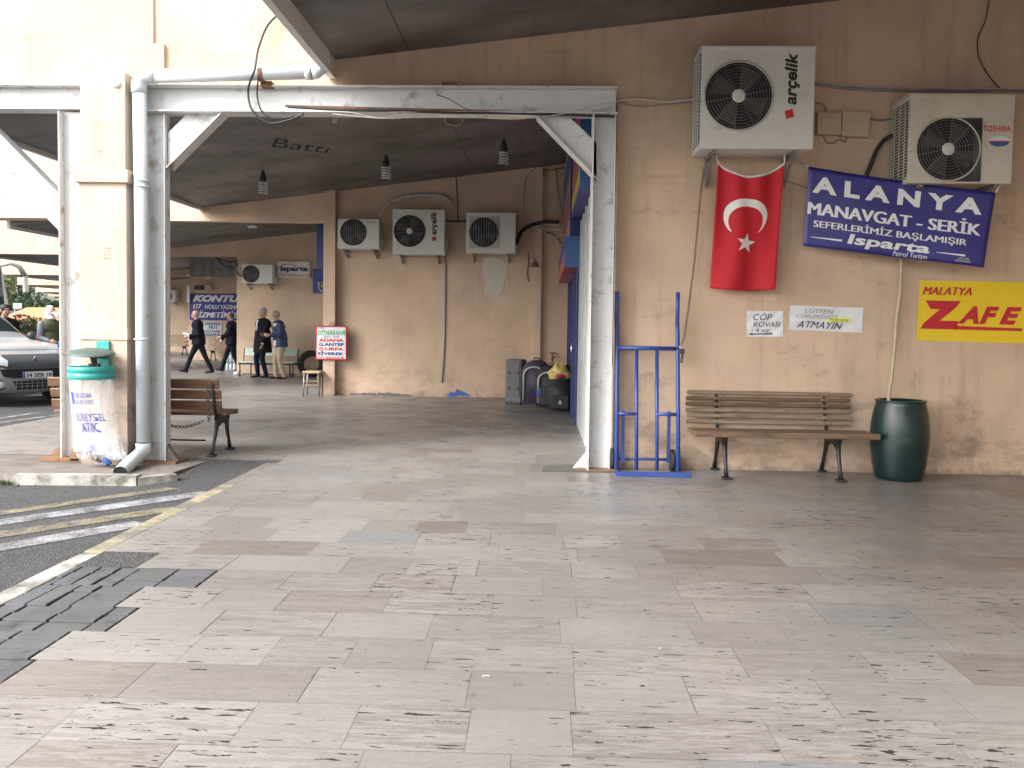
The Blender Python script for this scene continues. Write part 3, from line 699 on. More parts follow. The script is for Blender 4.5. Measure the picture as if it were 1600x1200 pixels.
# ---- peach concrete column
t = thing('concrete_column', 'square peach column with the litter bin and downpipe', 'column', (P(160, 740, 8.3).x, 8.47, ISL))
c0, c1 = P(125, 500, 8.3).x, P(198, 500, 8.3).x
mb = MB(); mb.span((c0, 8.30, ISL - .04), (c1, W1 - .003, P(160, 285, 8.3).z), 'cream')
za, zb_ = P(160, 284, 8.3).z, P(160, 112, 8.3).z
mb.span((c0 + .012, 8.31, za), (c1 - .012, W1 - .004, zb_), 'cream')
bm2 = mb.bm
mb.build('shaft', t, True)
mb = MB(); mb.span((c0 - .03, 8.265, za - .01), (c1 + .035, W1 - .006, za + .115), 'cream', .008); mb.build('collar', t, True)
mb = MB(); mb.span((c0 - .012, 8.288, P(160, 531, 8.3).z), (c1 + .012, W1 - .0055, P(160, 513, 8.3).z), 'cream', .006); mb.build('plaster_band', t, True)
mb = MB(); mb.ball(P(182, 132, 8.31), (.045, .03, .035), 'letter_white', 10); mb.build('filler_blob', t, True)
for k, s in enumerate(('Fevkala', 'yolları', 'kıral', 'Battı')):
    bx = (P(162, 400, 8.298).x, P(174, 400, 8.298).x, P(160, 389 + k * 5.4, 8.298).z, P(160, 385.5 + k * 5.4, 8.298).z)
    lettering(t, s, bx, 'letter_grey', lambda a, b, L=t.location: Vector((a - L.x, 8.2975 - L.y, b - L.z)), 0, .2, name='scribble')
# ---- downpipe with its spout
t = thing('downpipe', 'pale plastic downpipe with rusty clamp and angled spout at the column', 'pipe', (P(222, 740, 8.34).x, 8.34, ISL))
r = .066; dp = 8.36
a = P(224, 690, dp); top = P(217, 119, dp); e = P(488, 113, dp)
mb = MB(); mb.tube([(a.x, dp, a.z), (P(222, 400, dp).x, dp, P(222, 400, dp).z), (top.x + .005, dp, top.z - .12)], r, 'pvc', 20); mb.build('vertical_pipe', t, True)
mb = MB(); mb.tube([(top.x + .12, dp, top.z), (e.x - .02, dp, e.z)], r, 'pvc', 20)
mb.tube([(e.x - .06, dp, e.z), (e.x - .005, dp, e.z)], r * 1.10, 'pvc', 20); mb.build('horizontal_pipe', t, True)
def arcpts(c, ax, ay, R, a0, a1, n=8): return [Vector(c) + Vector(ax) * R * math.cos(rad(a0 + (a1 - a0) * k / n)) + Vector(ay) * R * math.sin(rad(a0 + (a1 - a0) * k / n)) for k in range(n + 1)]
mb = MB(); mb.tube([(top.x, dp, top.z - .17)] + arcpts((top.x + .10, dp, top.z - .10), (1, 0, 0), (0, 0, 1), .10, 180, 90) + [(top.x + .17, dp, top.z)], r * 1.10, 'pvc', 20); mb.build('elbow', t, True)
mb = MB(); mb.tube([(e.x - .01, dp, e.z), (e.x + .03, dp + .01, e.z + .01), (e.x + .075, dp + .02, e.z + .05), (e.x + .10, dp + .02, e.z + .12), (e.x + .10, dp + .02, e.z + .30)], r * 1.08, 'pvc', 20); mb.build('elbow', t, True)
s0, s1 = P(224, 700, dp), P(188, 739, 7.78)
mb = MB()
pts = [s0 + Vector((0, 0, .05)), s0 - Vector((0, 0, .02)), s0.lerp(s1, .12) - Vector((0, 0, .03)), s0.lerp(s1, .5) - Vector((0, 0, .01)), s1]
mb.tube(pts, [r * 1.12, r * 1.10, r * 1.04, r, r], 'pvc', 20)
bmesh.ops.delete(mb.bm, geom=[max((f for f in mb.bm.faces if len(f.verts) > 4), key=lambda f: -f.calc_center_median().y)], context='FACES')
tdir = (pts[4] - pts[3]).normalized()
mb.tube([pts[4] - tdir * .006, pts[4] - tdir * .3], r * .88, 'darker', 20); mb.build('spout', t, True)  # black plug painted as the shade inside the pipe mouth
for py in (283, 292, 530): q = P(222, py, dp); mb = MB(); mb.tube([(q.x, dp, q.z - .008), (q.x, dp, q.z + .008)], r * 1.16, 'pvc', 20); mb.build('pipe_collar', t, True)
mb = MB()
q = P(409, 116, dp); mb.tube([(q.x - .025, dp, q.z), (q.x + .025, dp, q.z)], r * 1.06, 'rust', 20); mb.span((q.x - .03, dp + .05, q.z - .1), (q.x + .08, W1 - .002, q.z - .05), 'rust'); mb.build('clamp', t, True)
# ================================================================== AIR CONDITIONERS
def ac_unit(tl, br, d, depth, fan, label, case='case', group=None, style='plain', arms=True, spoke='rings'):
    """front face from pixel corners tl, br at depth d; fan = (px, py, r px)"""
    a, b = P(*tl, d), P(*br, d); w, h = b.x - a.x, a.z - b.z
    fc = P(fan[0], fan[1], d); R = fan[2] * d / F
    t = thing('air_conditioner', label, 'air conditioner', ((a.x + b.x) / 2, d + depth, b.z), 0, group)
    fx, fz = fc.x - (a.x + b.x) / 2, fc.z - b.z
    Y0 = -depth
    mb = MB(); bm = mb.bm
    # front sheet with a round opening
    N = 48; angs = sorted({round(2 * PI * k / N, 6) for k in range(N)} | {round(math.atan2(z - fz, x - fx) % (2 * PI), 6) for x in (-w / 2, w / 2) for z in (0, h)})
    def onrect(an):
        c, s = math.cos(an), math.sin(an); tt = 9e9
        for lim, k in ((w / 2 - fx, c), (-w / 2 - fx, c), (h - fz, s), (-fz, s)):
            if abs(k) > 1e-9 and lim / k > 0: tt = min(tt, lim / k)
        return fx + c * tt, fz + s * tt
    inn = [bm.verts.new((fx + R * math.cos(q), Y0, fz + R * math.sin(q))) for q in angs]
    inb = [bm.verts.new((fx + R * math.cos(q), Y0 + .10, fz + R * math.sin(q))) for q in angs]
    out = [bm.verts.new((onrect(q)[0], Y0, onrect(q)[1])) for q in angs]
    n = len(angs); k0 = mb.mi(case); k1 = mb.mi('darker')
    for i in range(n):
        j = (i + 1) % n
        f = bm.faces.new((inn[i], out[i], out[j], inn[j])); f.material_index = k0
        f = bm.faces.new((inn[j], inb[j], inb[i], inn[i])); f.material_index = k1
    f = bm.faces.new(inb); f.material_index = k1
    e = .012                                                   # body behind the front sheet, edges rounded
    mb.box((0, -depth / 2 + .0025, h / 2), (w, depth - .005, h), case, None, .012)
    mb.build('casing', t)
    bpy.context.view_layer.update()
    # the body is solid behind the fan: grille and black disc sit in front
    mb = MB()
    mb.tube([(fx + R * 1.0 * math.cos(q), Y0 - .006, fz + R * math.sin(q)) for q in [2 * PI * k / 48 for k in range(48)]], .010, 'grille_beige' if style != 'plain' else 'dark', 6, True)
    if spoke == 'rings':
        nr = 11
        for k in range(2, nr):
            rr = R * k / nr
            mb.tube([(fx + rr * math.cos(q), Y0 - .012 + .006 * k / nr, fz + rr * math.sin(q)) for q in [2 * PI * i / 40 for i in range(40)]], .0026, 'grille', 4, True)
        for k in range(10):
            q = 2 * PI * k / 10 + .2; mb.tube([(fx + .1 * R * math.cos(q), Y0 - .012, fz + .1 * R * math.sin(q)), (fx + R * math.cos(q), Y0 - .006, fz + R * math.sin(q))], .003, 'grille', 4)
    else:
        for k in range(-5, 6):
            x = R * k / 5.6; zz = math.sqrt(max(0, R * R - x * x)); mb.tube([(fx + x, Y0 - .010, fz - zz), (fx + x, Y0 - .010, fz + zz)], .0042, 'grey_plastic', 4)
        for k in range(1, 9):
            rr = R * k / 9
            mb.tube([(fx + rr * math.cos(q), Y0 - .006, fz + rr * math.sin(q)) for q in [2 * PI * i / 32 for i in range(32)]], .0022, 'grille', 4, True)
    mb.build('fan_guard', t)
    mb = MB()
    mb.lathe([(R * .97, Y0 - .0008), (R * .97, Y0 - .0030)], 'darker', 40, (fx, 0, fz), 'Y'); mb.build('fan_shade_disc', t)  # black disc on the face, painted as the shaded hollow behind the fan
    mb = MB()
    for k in range(4):
        q0 = 2 * PI * k / 4 + .5; pts = []
        for u, rr in ((0, .2), (.16, .55), (.28, .9)): pts.append((fx + R * rr * math.cos(q0 + u), Y0 - .0045, fz + R * rr * math.sin(q0 + u)))
        for u, rr in ((1.02, .9), (.95, .55), (.9, .2)): pts.append((fx + R * rr * math.cos(q0 + u), Y0 - .0035, fz + R * rr * math.sin(q0 + u)))
        mb.quad(pts, 'blade')
    mb.build('fan_blade', t)
    if spoke == 'rings':
        mb = MB(); mb.lathe([(R * .20, Y0 - .008), (R * .20, Y0 - .016), (R * .15, Y0 - .021), (R * .02, Y0 - .022)], 'hub', 24, (fx, 0, fz), 'Y'); mb.build('hub', t)
    # louvred coil seen through the left side
    mb = MB()
    mb.span((-w / 2 - .004, -depth * .92, h * .06), (-w / 2 - .001, -depth * .12, h * .94), 'dark'); k = .07
    while k < .94:
        mb.box((-w / 2 - .008, -depth * .52, h * k), (.012, depth * .8, .007), case, None, 0); k += .035 if style == 'tall' else .07
    for yy in (.25, .52, .79): mb.box((-w / 2 - .008, -depth * yy, h * .5), (.010, .008, h * .86), case)
    mb.build('coil_grille', t)
    mb = MB(); mb.box((w / 2 + .018, -depth * .35, h * .22), (.036, depth * .42, h * .30), case, None, .01); mb.build('valve_cover', t)
    if arms:
        for sx in (-.36, .36):
            mb = MB(); x = w * sx
            mb.span((x - .018, -depth * .96, -.036), (x + .018, 0, -.002), 'bracket')
            mb.span((x - .02, -.012, -.30 if style == 'tall' else -.16), (x + .02, -.001, -.036), 'bracket')
            zz = -.28 if style == 'tall' else -.15
            mb.prism([(x - .012, -.012, zz), (x - .012, -depth * .8, -.037), (x - .012, -depth * .8 + .03, -.037), (x - .012, -.012, zz + .04)], (.024, 0, 0), 'bracket')
            mb.build('bracket', t)
    t['half'] = w / 2; del t['half']
    L = t.location.copy()
    return t, (lambda px, py: (P(px, py, d).x - L.x, P(px, py, d).z - L.z)), Y0, w, h
def sticker(t, q, px0, py0, px1, py1, s, m, y, bold=0.0, shear=0.0, rot=0, name='lettering'):
    a, b = q(px0, py0), q(px1, py1)
    return lettering(t, s, (a[0], b[0], b[1], a[1]), m, front(y - .0015), bold, shear, rot, 0, name)
def brandmark(t, q, px, py, r, y):
    a = q(px, py); s = r
    return flat(t, outline_bm([[(a[0] - s * .9, a[1] + s * .55), (a[0] - s * .55, a[1] - s), (a[0] + s, a[1] - s * .55), (a[0] + s * .62, a[1] + s)]]), None, 'letter_red', front(y - .0015), 0, 'logo', None, False)
# the two on the near wall
ACY = W1 - .012
t, q, y, w, h = ac_unit((1097, 73), (1270, 233), 8.2, .43, (1154, 150, 52), 'big square air conditioner above the red flag', 'case', None, 'tall')
AC1 = t
sticker(t, q, 1227, 82, 1249, 164, 'arçelik', 'letter_black', y, .035, .18, PI / 2); brandmark(t, q, 1233, 178, .048, y)
mb = MB(); mb.box((0, -.43 - .006, h - .012), (w + .012, .02, .03), 'case', None, .004); mb.box((0, -.215, h + .004), (w + .014, .44, .012), 'case', None, .004); mb.build('top_cover', t)
t, q, y, w, h = ac_unit((1423, 148), (1580, 287), 8.2, .43, (1481, 233, 48), 'yellowed air conditioner with black square fan grille above the blue banner', 'case_old', None, 'tall')
AC2 = t
a, b = q(1433, 184), q(1532, 284)
mb = MB(); cx, cz = q(1481, 233); R_ = 48 * 8.2 / F
pts = [(cx + R_ * 1.06 * math.cos(k), y - .001, cz + R_ * 1.06 * math.sin(k)) for k in [2 * PI * i / 40 for i in range(40)]]
mb.span((cx + .02, y - .0022, b[1]), (b[0], y - .0006, a[1]), 'dark'); mb.build('grille_panel', t)
mb = MB()
for k in range(8):
    x = cx + R_ * .80 + (b[0] - cx - R_ * .80) * k / 8
    mb.tube([(x, y - .006, b[1] + .01), (x, y - .006, a[1] - .01)], .0025, 'grille', 4)
mb.build('grille_bars', t)
mb = MB(); mb.box((0, -.43 - .007, h - .105), (w + .004, .016, .21), 'case_old', None, .006); mb.box((0, -.215, h + .005), (w + .03, .45, .014), 'case_old', None, .005); mb.build('top_cover', t)
sticker(t, q, 1536, 196, 1579, 206, 'TOSHIBA', 'letter_red', y, .02)
a = q(1561, 221); mb = MB()
mb.lathe([(.095, y - .0008), (.095, y - .0018)], 'paper', 32, (a[0], 0, a[1]), 'Y', True, .48); mb.build('badge', t)
bl = [(a[0] + .092 * math.cos(q_), a[1] - .004 + .044 * math.sin(q_)) for q_ in [PI + PI * k / 16 for k in range(17)]]
flat(t, outline_bm([bl]), None, 'sign_blue', front(y - .0026), 0, 'badge_band', None, False)
bl = [(a[0] - .092, a[1] - .004), (a[0] + .092, a[1] - .004), (a[0] + .092, a[1] + .006), (a[0] - .092, a[1] + .006)]
flat(t, outline_bm([bl]), None, 'letter_red', front(y - .0028), 0, 'badge_band', None, False)
# three on the middle wall, one on the third, one far
t, q, y, w, h = ac_unit((528, 342), (592, 389), W2 - .42, .40, (552, 363, 20), 'air conditioner nearest the pilaster, leftmost of three on the middle wall', 'case', 'air conditioners on the middle wall', 'plain', True, 'bars')
sticker(t, q, 574, 346, 589, 349, 'MITSUBISHI', 'letter_grey', y)
t, q, y, w, h = ac_unit((614, 327), (694, 398), W2 - .42, .40, (640, 361, 24), 'tall air conditioner with red square mark, between two smaller ones', 'case', 'air conditioners on the middle wall', 'plain')
sticker(t, q, 673, 330, 684, 367, 'arçelik', 'letter_black', y, .035, .18, PI / 2); brandmark(t, q, 678, 373, .05, y)
t, q, y, w, h = ac_unit((729, 332), (805, 396), W2 - .42, .40, (756, 363, 22), 'air conditioner directly above the bare pale patch of wall', 'case', 'air conditioners on the middle wall', 'plain', True, 'bars')
a, b = q(734, 338), q(781, 388); mb = MB(); mb.span((a[0], y - .0025, b[1]), (b[0], y - .0006, a[1]), 'grille_beige'); mb.build('grille_panel', t)
t, q, y, w, h = ac_unit((378, 413), (425, 443), W3 - .42, .40, (392, 428, 13), 'air conditioner above the elderly man, left of the white light box', 'case', None, 'plain', True, 'bars')
t, q, y, w, h = ac_unit((255, 453), (274, 472), W5 - .42, .40, (262, 463, 7), 'small distant air conditioner beside the white post, on the farthest peach wall', 'case', None, 'plain', True, 'bars')

# ================================================================== BENCHES
def bench(name, label, L, Lb, n_back, zs, zt, depth, wood_b, wood_s, xoff=0.0, group=None, legx=(.22, .78), backm=None, seatn=4, th=.024):
    """front faces local -Y; seat from x=-L/2..L/2; the back Lb long, shifted by xoff"""
    t = thing(name, label, 'bench', (0, 0, 0), 0, group)
    base = .03; step = (zt - zs - .02) / n_back
    for k in range(n_back):
        z = zs + base + step * (k + .5); yy = depth / 2 - .03 + (z - zs) * .22
        mb = MB(); j = random.uniform(-.012, .012)
        mb.box((xoff + j, yy, z), (Lb + random.uniform(-.02, .02), th, step * (.70 if n_back > 5 else .86)), (wood_b if not backm else backm[k % len(backm)]), Matrix.Rotation(-.22, 3, 'X') @ Matrix.Rotation(random.uniform(-.004, .004), 3, 'Y'), .006, 1)
        mb.build('back_slat', t)
    for k in range(seatn):
        yy = -depth / 2 + depth * .82 * (k + .5) / seatn
        mb = MB(); mb.box((0, yy, zs - .012 - .006 * (seatn - k) * 0), (L, depth * .82 / seatn * .88, .036 if k else .055), wood_s, None, .010, 2); mb.build('seat_slat', t)
    for fx in legx:
        x = -L / 2 + L * fx
        mb = MB()
        yb = depth / 2 - .02
        mb.tube([(x, -depth / 2 + .02, .018), (x, -depth / 2 + .05, .12), (x, -depth / 2 + .10, .24), (x, -depth / 2 + .13, zs - .05)], [.024, .017, .022, .030], 'black_metal', 8)
        mb.tube([(x, yb + .10, .018), (x, yb + .05, .12), (x, yb - .02, .25), (x, yb - .06, zs - .05)], [.024, .017, .022, .028], 'black_metal', 8)
        mb.box((x, -depth / 2 + .01, .011), (.085, .10, .022), 'black_metal', None, .006); mb.box((x, yb + .11, .011), (.085, .10, .022), 'black_metal', None, .006)
        mb.prism([(x - .022, -depth / 2 + .06, zs - .036), (x - .022, yb - .01, zs - .036), (x - .022, yb - .07, zs - .14), (x - .022, 0, zs - .10), (x - .022, -depth / 2 + .12, zs - .14)], (.044, 0, 0), 'black_metal')
        mb.tube([(x, -depth / 2 + .05, zs - .04), (x, 0, zs - .045), (x, yb - .03, zs - .03), (x, yb + .016, zs + .06), (x, yb + .016 + (zt - zs) * .2, zt - .04)], [.018, .018, .02, .018, .014], 'black_metal', 8)
        for k in range(n_back):
            z = zs + base + step * (k + .5); yy = depth / 2 - .03 + (z - zs) * .22 - th / 2 - .003
            for s in (-.028, .028): mb.ball((x + s, yy, z), (.008, .005, .008), 'bracket', 6)
        mb.build('cast_iron_leg', t)
    return t
# on the near wall: feet at y=752 / 735
fl_, fr_ = G(1146, 750), G(1321, 751); bl_ = G(1121, 735)
sa, sb = P(1085, 676, 8.1), P(1376, 679, 8.1); ba, bb = P(1075, 608, 8.52), P(1334, 612, 8.52)
Lw = sb.x - sa.x
BN = bench('park_bench', 'weathered brown slat bench against the peach wall, beside the green barrel', Lw, bb.x - ba.x, 6, sa.z, ba.z - .02, .50, 'wood_dark', 'wood_red',
           (ba.x + bb.x) / 2 - (sa.x + sb.x) / 2, None, ((fl_.x - sa.x - .06) / Lw, (fr_.x - sa.x - .06) / Lw), ('wood_grey', 'wood_grey', 'wood_grey', 'wood_dark', 'wood_dark', 'wood_grey'))
BN.location = ((sa.x + sb.x) / 2, 8.33, 0)
# behind the column, turned away from the camera
la, lb = G(316, 718), G(346, 709)
u0, u1 = P(74, 600, 8.95), P(340, 600, 8.95)
zt_, zs_ = P(300, 597, 8.95).z, P(300, 641, 9.2).z
Lb_ = u1.x - u0.x
BL = bench('park_bench', 'varnished three-slat bench behind the peach column, seen from its back', Lb_ + .05, Lb_, 3, zs_ - .01, zt_ + .03, .46, 'wood_warm', 'wood_warm', 0, None, (.05, .90), None, 4, .03)
BL.rotation_euler = (0, 0, PI); BL.location = ((u0.x + u1.x) / 2 + .03, 9.2, 0)
mb = MB(); bx = u1.x - .10
mb.tube([(u0.x + .15, 9.0, zs_ - .30), (bx - .05, 9.0, zs_ - .30)], .010, 'black_metal', 6); mb.build('stretcher', BL, True)
# chain slung under that bench
def chain_mesh(pts, r=.011, link_=.042, m='chain'):
    mb = MB(); acc = 0; k = 0
    P_ = [Vector(p) for p in pts]; seg = []
    for a, b in zip(P_, P_[1:]):
        n = max(1, int(round((b - a).length / (link_ * .72))))
        for i in range(n): seg.append((a.lerp(b, i / n), a.lerp(b, (i + 1) / n)))
    for a, b in seg:
        t_ = (b - a).normalized(); s = t_.orthogonal().normalized(); u = t_.cross(s)
        s = s if k % 2 else u; k += 1; c = (a + b) / 2; hl = (b - a).length * .70
        mb.tube([c + t_ * hl * math.cos(q) + s * r * math.sin(q) for q in [2 * PI * i / 10 for i in range(10)]], r * .30, m, 4, True)
    return mb
ch = P(318, 655, 8.88)
def sag(a, b, d, n=14): a, b = Vector(a), Vector(b); return [a.lerp(b, k / n) - Vector((0, 0, d * (1 - (2 * k / n - 1) ** 2))) for k in range(n + 1)]
mb = chain_mesh(sag((P(262, 648, 8.86).x - .2, 8.86, zs_ - .02), (ch.x, 8.86, zs_ - .08), .09) , .016, .05)
tag(mb.build('hanging_chain'), 'dark chain looped under the bench behind the column', 'chain')
mb = chain_mesh([(bx + .03, 8.86, zt_ - .02), (bx + .05, 8.85, zt_ - .12), (bx + .02, 8.86, zt_ - .22), (bx + .06, 8.85, zs_ + .02), (bx + .03, 8.88, zs_ - .08)], .018, .055)
tag(mb.build('hanging_chain'), 'chain wound up the iron end of the bench behind the column', 'chain')
# far benches
def far_bench(name, label, x0, x1, d, zt, n=4, rz=0.0, m='wood_pale'):
    L = (x1 - x0)
    t = bench(name, label, L, L, n, .42, zt, .46, m, m, 0, 'wooden benches on the far walls', (.15, .86)); t.location = ((x0 + x1) / 2, d, 0); t.rotation_euler = (0, 0, rz); return t
far_bench('park_bench', 'pale far bench under the navy banner, between the two men in suits', P(322, 540, W4 - .4).x, P(322, 540, W4 - .4).x + 1.75, W4 - .42, .84)
far_bench('park_bench', 'worn far bench at the farthest peach wall, left of the walking man', P(250, 540, W5 - 3.5).x, P(294, 540, W5 - 3.5).x, W5 - 3.5, .88)

# ================================================================== HAND TRUCK
yb_, yt_ = 8.28, 8.58
xL, xR = P(964, 640, 8.4).x, P(1060, 640, 8.4).x
zt_ = P(1056, 457, yt_).z
t = thing('hand_truck', 'tall blue tubular hand truck leaning on the wall beside the steel post', 'hand truck', ((xL + xR) / 2, 8.3, 0)); HT = t
def hy(z): return yb_ + .04 + (yt_ - yb_ - .06) * min(1, z / 1.45)
for x in (xL, xR):
    mb = MB(); mb.tube([(x, hy(.05), .03), (x, hy(.7), .7), (x, hy(1.38), 1.38), (x - .004 * 1, hy(1.45) , 1.46), (x - .012, hy(1.45) - .05, 1.56), (x - .012, hy(1.45) - .05, zt_)], .021, 'truck_blue', 12); mb.build('upright', t, True)
z1, z2 = P(1000, 544, 8.5).z, P(1000, 647, 8.4).z
xm0, xm1 = P(995, 640, 8.4).x, P(1027, 640, 8.4).x
mb = MB(); mb.tube([(xL, hy(z1), z1), (xR, hy(z1), z1)], .021, 'truck_blue', 12); mb.build('crossbar', t, True)
for x in (xm0, xm1): mb = MB(); mb.tube([(x, hy(.05), .03), (x, hy(z1), z1 - .01)], .018, 'truck_blue', 10); mb.build('inner_bar', t, True)
for xa, xb in ((xL, xm0), (xm1, xR)): mb = MB(); mb.tube([(xa, hy(z2), z2), (xb, hy(z2), z2)], .017, 'truck_blue', 10); mb.build('crossbar', t, True)
mb = MB(); mb.prism([(xL - .02, yb_ - .13, .003), (xR + .09, yb_ - .13, .003), (xR + .09, yb_ + .07, .003), (xL - .02, yb_ + .07, .003)], (0, 0, .012), 'truck_blue')
mb.span((xL - .02, yb_ - .136, .002), (xR + .09, yb_ - .128, .045), 'truck_blue', .003); mb.build('toe_plate', t, True)
mb = MB(); za = P(1010, 717, 8.52).z; mb.tube([(xL - .02, 8.50, za), (xR + .03, 8.50, za)], .014, 'truck_blue', 8); mb.build('axle', t, True)
for x0_, x1_ in ((xL + .075, xL + .06), (xR - .075, xR - .085)):
    mb = MB(); mb.box(((x0_ + x1_) / 2, (hy(z2) + 8.50) / 2, (z2 + za) / 2), (.034, .012, z2 - za + .05), 'truck_blue', Matrix.Rotation(-.02, 3, 'X')); mb.build('wheel_strut', t, True)
for x in (xL - .035, xR + .015 - .05):
    mb = MB(); mb.lathe([(.05, -.024), (.100, -.022), (.108, -.012), (.108, .012), (.100, .022), (.05, .024)], 'rubber', 24, (x, 8.505, .1085), 'X'); w_ = mb.build('wheel', t, True)
    mb = MB(); mb.lathe([(.048, -.026), (.048, .026)], 'grey_plastic', 16, (x, 8.505, .1085), 'X'); o = mb.build('hub', t, True); o.parent = w_
# chain from the bracket down to the hand truck, and its lock
mb = chain_mesh([P(1100, 262, 8.45), P(1094, 310, 8.5), P(1086, 400, 8.53), P(1076, 480, 8.53), P(1069, 528, 8.5), P(1064, 540, 8.47)], .010, .040)
tag(mb.build('security_chain'), 'thin rusty chain from the air conditioner bracket down to the hand truck', 'chain')
t = thing('padlock', 'small dark padlock on the crossbar end of the blue hand truck', 'padlock', P(1066, 560, 8.44))
mb = MB(); c = P(1065, 549, 8.44); mb.box(c, (.055, .03, .05), 'dark', None, .008); mb.box(c + Vector((.004, 0, -.07)), (.02, .02, .09), 'dark', Matrix.Rotation(.12, 3, 'Y'), .004); mb.build('lock_body', t, True)
mb = MB(); mb.tube([c + Vector(p) for p in ((-.018, 0, .02), (-.018, 0, .045), (0, 0, .058), (.018, 0, .045), (.018, 0, .02))], .005, 'chrome', 6); mb.build('shackle', t, True)

# ================================================================== BARREL AND HOSE
c = G(1405, 738); bw = (1448 - 1362) * 8.3 / F / 2; bh = P(1405, 625, 8.3).z
t = thing('barrel', 'dark green plastic barrel with open top at the end of the bench', 'barrel', (P(1405, 700, 8.32).x, 8.32, 0)); Rb = bw
mb = MB()
prof = [(Rb * .74, 0), (Rb * .80, .015), (Rb * .83, .05), (Rb * .91, bh * .2), (Rb * .975, bh * .38), (Rb, bh * .55), (Rb * .985, bh * .68), (Rb * .93, bh * .82), (Rb * .87, bh * .92), (Rb * .84, bh * .955), (Rb * .84, bh * .985), (Rb * .80, bh), (Rb * .74, bh), (Rb * .73, bh * .93), (Rb * .80, bh * .6), (Rb * .7, .08)]
mb.lathe(prof, 'barrel', 40); mb.build('drum', t)
mb = MB(); mb.lathe([(Rb * .845, bh * .972), (Rb * .86, bh * .98), (Rb * .86, bh * .992), (Rb * .845, bh * 1.0)], 'barrel', 40, cap=False); mb.build('rim', t)
hp = [P(1408, 405, 8.58), P(1407, 450, 8.6), P(1401, 500, 8.6), P(1398, 540, 8.58), P(1393, 590, 8.5), P(1389, 618, 8.42), P(1389, 640, 8.38)]
def smooth_path(pts, n=8):
    out = []
    for i in range(len(pts) - 1):
        p0, p1, p2, p3 = pts[max(0, i - 1)], pts[i], pts[i + 1], pts[min(len(pts) - 1, i + 2)]
        for k in range(n):
            u = k / n; out.append(.5 * ((2 * p1) + (p2 - p0) * u + (2 * p0 - 5 * p1 + 4 * p2 - p3) * u * u + (3 * p1 - p0 - 3 * p2 + p3) * u ** 3))
    return out + [pts[-1]]
sp = smooth_path(hp, 24); mb = MB(); mb.tube(sp, [.019 if k % 2 else .0165 for k in range(len(sp))], 'hose', 10)
tag(mb.build('drain_hose'), 'yellowed corrugated drain hose hanging from the banner into the barrel', 'hose')

# ================================================================== FLAG
def bil(tl, tr, br, bl): return lambda u, v: (tl.lerp(tr, u)).lerp(bl.lerp(br, u), v)
fq = bil(P(1122, 254, 8.42), P(1225, 256, 8.42), P(1210, 452, 8.5), P(1110, 450, 8.5))
def fmap(u, v, off=0.0):
    p = fq(u, v); sagz = -.13 * (1 - (2 * u - 1) ** 2) * max(0, 1 - v * 2.4)
    y = .035 * math.sin(u * 9 + v * 2.0) * (.35 + .65 * v) + .02 * math.sin(u * 17 - v * 3) * (1 - v)
    bot = -.02 * (1 - (2 * u - 1) ** 2) * v
    return p + Vector((0, y - off, sagz + bot))
t = thing('flag', 'red flag with white crescent and star hanging under the big air conditioner', 'flag', fq(.5, 1))
L0 = t.location.copy()
mb = MB(); bm = mb.bm; NX, NY = 26, 44; k = mb.mi('red_cloth')
vsg = [[bm.verts.new(fmap(i / NX, j / NY) - L0) for i in range(NX + 1)] for j in range(NY + 1)]
for j in range(NY):
    for i in range(NX): f = bm.faces.new((vsg[j][i], vsg[j][i + 1], vsg[j + 1][i + 1], vsg[j + 1][i])); f.material_index = k; f.smooth = True
o = mb.build('cloth', t, fixn=False); md = o.modifiers.new('thickness', 'SOLIDIFY'); md.thickness = .002; md.offset = 0
asp = (P(1225, 256, 8.42) - P(1122, 254, 8.42)).length / (P(1110, 450, 8.5) - P(1122, 254, 8.42)).length
cu_, cv_, r_ = .475, .405, .335
cres = [(cu_ + r_ * math.cos(rad(a)), cv_ - asp * r_ * math.sin(rad(a))) for a in [-52 + 284 * k / 40 for k in range(41)]]
ru, cu2, cv2 = .265, cu_ + .005, cv_ + asp * .085
e0 = cres[-1]; e1 = cres[0]
aa = math.degrees(math.atan2(-(e0[1] - cv2) / asp, e0[0] - cu2)); ab = math.degrees(math.atan2(-(e1[1] - cv2) / asp, e1[0] - cu2))
if aa < 0: aa += 360
inner = [(cu2 + ru * math.cos(rad(a)), cv2 - asp * ru * math.sin(rad(a))) for a in [aa + (ab - aa) * k / 36 for k in range(1, 36)]]
flat(t, outline_bm([cres + inner]), None, 'white_cloth', lambda u, v: fmap(u, v, .0035) - L0, .04, 'crescent', None, False)
su, sv, sr = .50, .625, .155
star = [(su + (sr if k % 2 == 0 else sr * .40) * math.cos(rad(90 + 36 * k - 8)), sv - asp * (sr if k % 2 == 0 else sr * .40) * math.sin(rad(90 + 36 * k - 8))) for k in range(10)]
flat(t, outline_bm([star]), None, 'white_cloth', lambda u, v: fmap(u, v, .0035) - L0, .04, 'star', None, False)
mb = MB(); hem = [fmap(i / 26, 0, .003) - L0 for i in range(27)]; mb.tube(hem, .012, 'white_tape', 6); mb.build('hem', t)
for u, px, py in ((0, 1117, 238), (1, 1226, 240)):
    mb = MB(); mb.tube([fmap(u, 0) - L0, P(px, py, 8.42) - L0], .009, 'white_tape', 6); mb.build('tie_cord', t)

